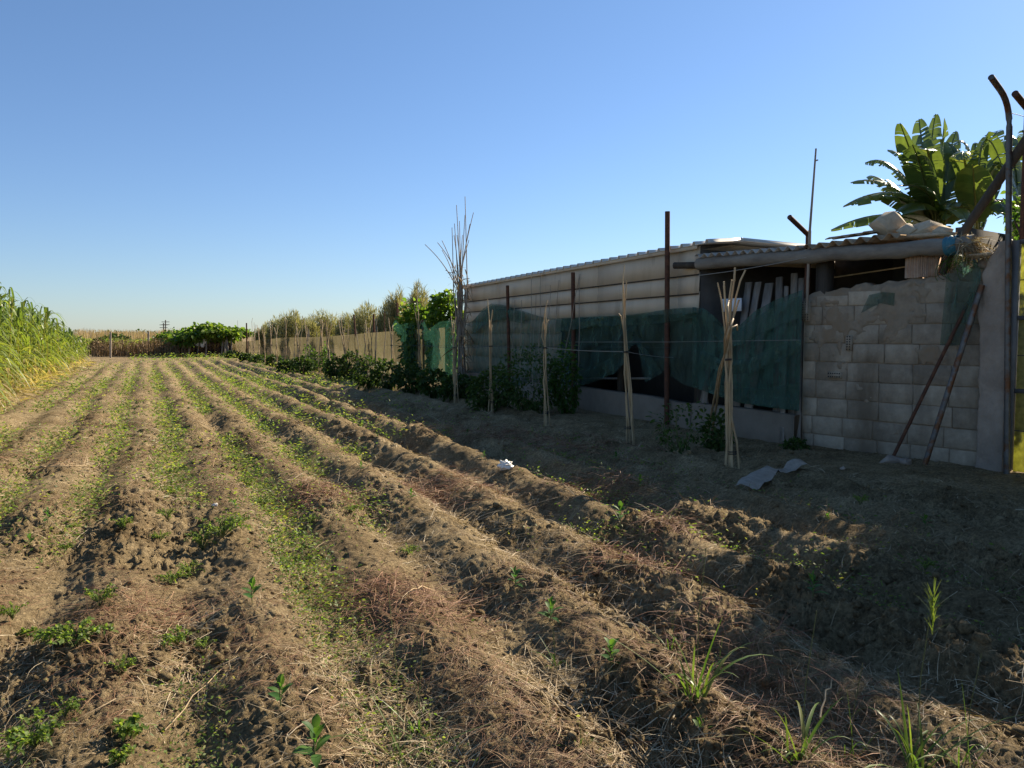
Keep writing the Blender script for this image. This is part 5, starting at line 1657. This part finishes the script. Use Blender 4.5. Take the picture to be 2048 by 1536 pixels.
def proto_weed(seed, nb=14, spread=.16, h=.16, leaf=.035, per=14):
    st = MB(); lf = MB(); rs = np.random.default_rng(seed)
    for b in range(nb):
        a = rs.uniform(0, 2 * np.pi); r = spread * rs.uniform(.4, 1); z = h * rs.uniform(.45, 1)
        e = np.array([math.cos(a) * r, math.sin(a) * r, z]); q = np.linspace(0, 1, 6)[:, None]
        path = e * q + np.array([0, 0, .04]) * np.sin(np.pi * q)
        st.tube(path, [.0028, .0025, .002, .0018, .0014, .001], 5)
        k = per; qq = rs.uniform(.25, 1, k)
        P = np.stack([np.interp(qq, q[:, 0], path[:, c]) for c in range(3)], 1)
        Dv = unit(unit(e)[None] * .5 + rs.normal(0, .7, (k, 3)) + [0, 0, .25])
        L = leaf * rs.uniform(.6, 1.3, k)
        lf.ribbons(P, Dv, side_of(Dv, rs.normal(0, .4, k)), L, L * rs.uniform(.45, .65, k), 3, .3, LEAF, rs.uniform(.1, 1, k), .1)
    return st, lf


def proto_grass(seed, n=22, h=.32, w=.005, head=False):
    lf = MB(); rs = np.random.default_rng(seed)
    a = rs.uniform(0, 2 * np.pi, n); el = rs.uniform(.7, 1.5, n)
    Dv = np.stack([np.cos(a) * np.cos(el), np.sin(a) * np.cos(el), np.sin(el)], 1)
    P = np.stack([rs.normal(0, .015, n), rs.normal(0, .015, n), np.full(n, -.02)], 1)
    L = h * rs.uniform(.5, 1.25, n)
    lf.ribbons(P, Dv, side_of(Dv), L, w * rs.uniform(.7, 1.3, n), 7, rs.uniform(.15, .8, n), BLADE, rs.uniform(.2, 1, n), .1)
    st = MB(); st.tube([(0, 0, -.03), (.01, 0, h * .6), (.03, .01, h * 1.15)], [.0012, .0011, .0008], 5)
    if head:
        k = 40; P = np.stack([np.full(k, .03), np.full(k, .01), h * 1.15 - rs.uniform(0, .10, k)], 1)
        Dv = unit(np.stack([rs.normal(0, .35, k), rs.normal(0, .35, k), np.ones(k)], 1))
        lf.ribbons(P, Dv, side_of(Dv), rs.uniform(.03, .07, k), .002, 3, .2, STRAW, rs.uniform(.2, .7, k))
    return st, lf


PROTO = {}


def plant(kind, proto, px, py, scale, label, group, cat, name, m, first=True):
    """place a copy of a small plant (stem + leaves) on the ground"""
    p = gp(px, py)
    key = proto[0]
    if key not in PROTO:
        st, lf = proto[1]()
        PROTO[key] = (st.mesh("stem", M["stem"]), lf.mesh("leaves", M[m]))
    sm, lm = PROTO[key]
    t = bpy.data.objects.new(name, None); t.empty_display_size = .05
    t.location = p; t.rotation_euler = (0, 0, RX.uniform(0, 6.28)); t.scale = (scale,) * 3
    COL.objects.link(t); tag(t, label, cat, group)
    for nm, me in (("stem", sm), ("foliage", lm)):
        o = bpy.data.objects.new(nm, me); COL.objects.link(o); o.parent = t
    return t


SEED = [(505, 1207, 1.15, "pepper seedling alone on the ridge left of the picture's middle"), (1030, 1177, 1.0, "pepper seedling above the one in the middle, leaves spread sideways"), (1102, 1247, 1.1, "upright pepper seedling just below another in the middle of the field"),
        (1222, 1337, 1.15, "pepper seedling on the ridge just where shade begins, nearest of its row"), (562, 1412, 1.0, "dull pepper seedling low on the left ridge"), (1240, 1045, 1.25, "largest pepper seedling, bright against the shade edge"),
        (1280, 978, 1.1, "yellow green seedling between two ridges near the shade edge"), (1232, 921, .9, "seedling on the farthest sunlit crest before the canes"), (1040, 957, .85, "seedling right of the white plastic"),
        (1625, 1196, 1.15, "seedling in the shade at the right half"), (1399, 1484, .8, "tiny seedling near the lower edge, below the tall grass"), (632, 1530, 1.35, "wide leaved seedling cut off by the lower edge"),
        (60, 1097, .9, "seedling near the left edge on a ridge"), (96, 1047, 1.0, "seedling by the left edge above another"), (722, 942, .85, "small seedling on the third sunlit ridge"), (1655, 1052, .9, "dim seedling in the shade before the block wall"),
        (1850, 1056, .9, "dim seedling far right in the shade before the pillar"), (968, 918, .8, "small seedling left of the white plastic"), (822, 1000, .85, "little seedling among straw right of the picture's middle ridge"), (935, 335 + 535, .8, "little seedling beside the last sunlit ridge"),
        (470, 1020, .8, "small seedling on the central ridge before the feathery weed"), (755, 880, .75, "tiny seedling in the middle distance near the shade")]
for k, (px, py, s, lab) in enumerate(SEED):
    v = k % 4
    plant("s", (f"s{v}", lambda v=v: proto_seedling(100 + v, 8 + v)), px, py, s * .88, lab, "pepper seedlings on the ridges", "seedling", "pepper_seedling", "seedling")

WEED = [(262, 1475, 1.0, 0, "broad leafy weed at the lower left, brightest green"), (200, 1215, 1.3, 1, "leafy weed on the left furrow above the largest patch"), (150, 1300, 1.7, 2, "largest leafy weed patch on the left, below another"), (95, 1290, 1.2, 3, "leafy weed left of the largest patch"),
        (55, 1275, .7, 0, "leafy weed close to the left edge, low patch"), (245, 1350, .9, 1, "small leafy weed right below the largest left patch"), (72, 1495, 1.4, 2, "leafy weed in the lower left corner"), (130, 1435, 1.1, 3, "leafy weed above the corner weed at lower left"),
        (405, 1100, 1.5, 4, "bushy weed left of the green furrow's big clump"), (445, 1075, 1.9, 5, "big spreading weed clump in the furrow, centre left"), (480, 1055, 1.2, 4, "upper right end of the big spreading weed clump"), (132, 1102, 1.0, 3, "small weed on a left ridge beside a seedling"),
        (246, 1060, 1.2, 1, "weed tuft on the second left ridge"), (340, 1170, 1.2, 5, "yellowish weed below the big spreading clump"), (380, 1155, 1.1, 4, "yellow tipped weed touching the big clump's lower end"), (525, 1018, 1.4, 6, "feathery green weed in the furrow, centre"), (497, 975, 1.3, 6, "feathery light weed behind another in the furrow"),
        (350, 990, 1.2, 5, "green weed in the furrow left of the feathery pair"), (335, 1040, 1.0, 4, "green weed in the furrow nearer than its neighbour"), (25, 1240, 1.0, 1, "weed touching the left edge, middle height"), (355, 1290, 1.0, 2, "faint weed in the furrow left of the dull seedling"), (410, 1300, .9, 3, "weed with tiny leaves below the seedling ridge"),
        (240, 1525, .7, 0, "weed cut off by the lower edge near the left corner"), (620, 1050, .9, 6, "pale weed between two ridges right of the feathery ones"), (815, 1110, .9, 5, "thin weed among red stems"), (320, 1085, .9, 4, "little weed left of the big clump's top"), (700, 1025, .8, 5, "little weed on the fourth ridge"),
        (1850, 1140, 1.1, 3, "dark weed in the shade before the gate pillar"), (1960, 1110, 1.1, 2, "dark weed in the shade near the right edge"), (1500, 1010, 1.0, 2, "dark weed in the shade under the pale plastic strip"), (1720, 1010, 1.0, 1, "dark weed in the shade before the leaning pipes"), (1480, 1160, .9, 3, "dim weed at the shade edge")]
WP = {0: (16, .13, .10, .040, 16), 1: (14, .13, .13, .022, 26), 2: (20, .18, .10, .024, 26), 3: (12, .12, .08, .020, 24), 4: (20, .16, .15, .018, 34), 5: (22, .2, .11, .018, 32), 6: (26, .14, .14, .012, 44)}
for (px, py, s, v, lab) in WEED:
    plant("w", (f"w{v}", lambda v=v: proto_weed(200 + v, *WP[v])), px, py, s * .68, lab, "leafy weeds in the furrows", "weed", "leafy_weed", "weed")

GR = [(562, 1132, 1.1, 0, "spiky grass tuft on the central ridge"), (1392, 1385, 1.5, 1, "tall bright grass clump growing in the shaded furrow"), (1345, 1300, 1.1, 2, "thin grass left of the tall bright clump in shade"), (1440, 1345, .9, 2, "thin arching grass right of the tall bright clump"), (1830, 1535, 1.7, 3, "grass with a seed head near the lower right corner"),
      (1600, 1530, 1.4, 1, "arching grass at the lower edge, right half"), (1700, 1520, 1.3, 2, "low grass between the arching grass and the seed head grass"), (1930, 1530, 1.4, 2, "grass at the lower right corner"), (1110, 1330, .9, 2, "sparse grass beside the nearest shaded seedling row"),
      (840, 1475, 1.3, 2, "thin grass near the lower edge, left of the middle"), (800, 1530, 1.5, 4, "long grass stem rising from the lower edge"), (1160, 1500, .8, 2, "faint grass near the lower edge, middle"), (1480, 1120, .8, 2, "thin dry grass at the shade edge")]
GP = {0: (34, .17, .005), 1: (16, .36, .009), 2: (10, .28, .005), 3: (16, .36, .006, True), 4: (8, .42, .007)}
for (px, py, s, v, lab) in GR:
    plant("g", (f"g{v}", lambda v=v: proto_grass(300 + v, *GP[v])), px, py, s, lab, "grass tufts in the field", "grass tuft", "grass_tuft", "grass")

# red twig, plastic litter, stones
def twig(pts, r, name, label, m, br=6):
    mb = MB(); pts = [gp(x, y) + [0, 0, z] for x, y, z in pts]
    p = cane_path(pts[0], pts[1], pts[2], 8, .006); mb.tube(p, np.linspace(r, r * .4, 8), 6)
    for _ in range(br):
        k = RX.integers(2, 7); d = rand_dirs(1, .1, .9)[0]
        mb.tube([p[k], p[k] + d * RX.uniform(.05, .14)], [r * .5, r * .25], 5)
    return tag(mb.build(name, M[m], None, True), label, "twig")


twig([(1322, 1168, .01), (1362, 1135, .06), (1385, 1110, .16)], .005, "dry_twig", "reddish branching dry twig standing at the shade edge", "rust", 8)
twig([(1640, 1440, .01), (1655, 1405, .06), (1664, 1400, .10)], .005, "dry_twig", "pale dry stick poking up at the lower right", "bamboo", 0)
twig([(60, 940, .01), (120, 938, .03), (185, 932, .01)], .008, "dry_stalk", "thick pale dry stalk lying on the left ridge", "bamboo", 2)
twig([(330, 1465, .01), (400, 1400, .04), (480, 1300, .02)], .0035, "dry_stalk", "long thin dry stem lying across the lower left ridge", "bamboo", 1)
twig([(870, 1185, .01), (830, 1190, .05), (800, 1215, .02)], .005, "dry_stalk", "pale curved stem lying on the red stem heap", "bamboo", 2)


def crumple(px, py, size, name, label, flat=.5, seed=0, rot=0):
    p = gp(px, py); n, k = 30, 18
    u = np.linspace(0, 2 * np.pi, n, endpoint=False); w = np.linspace(.05, np.pi - .05, k); U, Wv = np.meshgrid(u, w)
    d = np.stack([np.cos(U) * np.sin(Wv), np.sin(U) * np.sin(Wv), np.cos(Wv)], -1)
    r = .65 + .75 * billow(d[..., 0] * 3 + seed, d[..., 1] * 3 + d[..., 2] * 3, seed) + .3 * billow(d[..., 0] * 8, d[..., 1] * 8 + d[..., 2] * 8, seed + 1)
    v = d * r[..., None] * np.array(size) * .5
    c, s = math.cos(rot), math.sin(rot); v = v @ np.array([[c, -s, 0], [s, c, 0], [0, 0, 1]]).T
    v = v + p + [0, 0, size[2] * .3]
    i = np.arange(k - 1)[:, None]; j = np.arange(n)[None]; j2 = (j + 1) % n
    f = np.stack([i * n + j, (i + 1) * n + j, (i + 1) * n + j2, i * n + j2], -1).reshape(-1, 4)
    mb = MB(); mb.add(v.reshape(-1, 3), f); return tag(mb.build(name, M["plastic"]), label, "litter")


crumple(1010, 936, (.16, .13, .10), "plastic_scrap", "crumpled white plastic lying on a sunlit ridge", seed=3)
crumple(430, 1012, (.05, .04, .03), "plastic_scrap", "tiny white scrap on the central ridge", seed=4)
mb = MB(); q = np.linspace(0, 1, 16)
a, b_, c_ = gp(1488, 985), gp(1535, 966), gp(1605, 960)
pts = np.array([((1 - s) ** 2) * a + 2 * s * (1 - s) * b_ + s * s * c_ for s in q]); pts[:, 2] = np.maximum(gz(pts[:, 0], pts[:, 1]), -.03) + .05 + .04 * np.sin(q * 9) ** 2
tt = unit(np.gradient(pts, axis=0)); sd = unit(np.cross(tt, [0, 0, 1.0]))
w = .10 * (1 + .4 * np.sin(q * 7))[:, None]
rows = np.stack([pts - sd * w, pts - sd * w * .3 + [0, 0, .04], pts + sd * w * .4 + [0, 0, .02], pts + sd * w], 1)
rows[:, :, 2] += RX.normal(0, .008, rows.shape[:2])
mb.add(rows.reshape(-1, 3), [[i * 4 + k, i * 4 + k + 1, (i + 1) * 4 + k + 1, (i + 1) * 4 + k] for i in range(15) for k in range(3)])
tag(mb.build("plastic_strip", M["dirty_plastic"]), "long torn strip of pale plastic lying in the shade", "litter")
for (px, py, sz, sd_, lab) in ((1782, 925, (.30, .22, .12), 31, "grey stone at the foot of the leaning pipes, left one"), (1808, 926, (.2, .18, .12), 33, "smaller stone right of the grey stone at the pipes' foot"), (1684, 938, (.07, .06, .05), 35, "tiny white stone on the shaded ground before the block wall")):
    p = gp(px, py); rock(p + [0, 0, sz[2] * .15], sz, sd_, "stone", lab, "stone", m="concrete", rot=sd_)
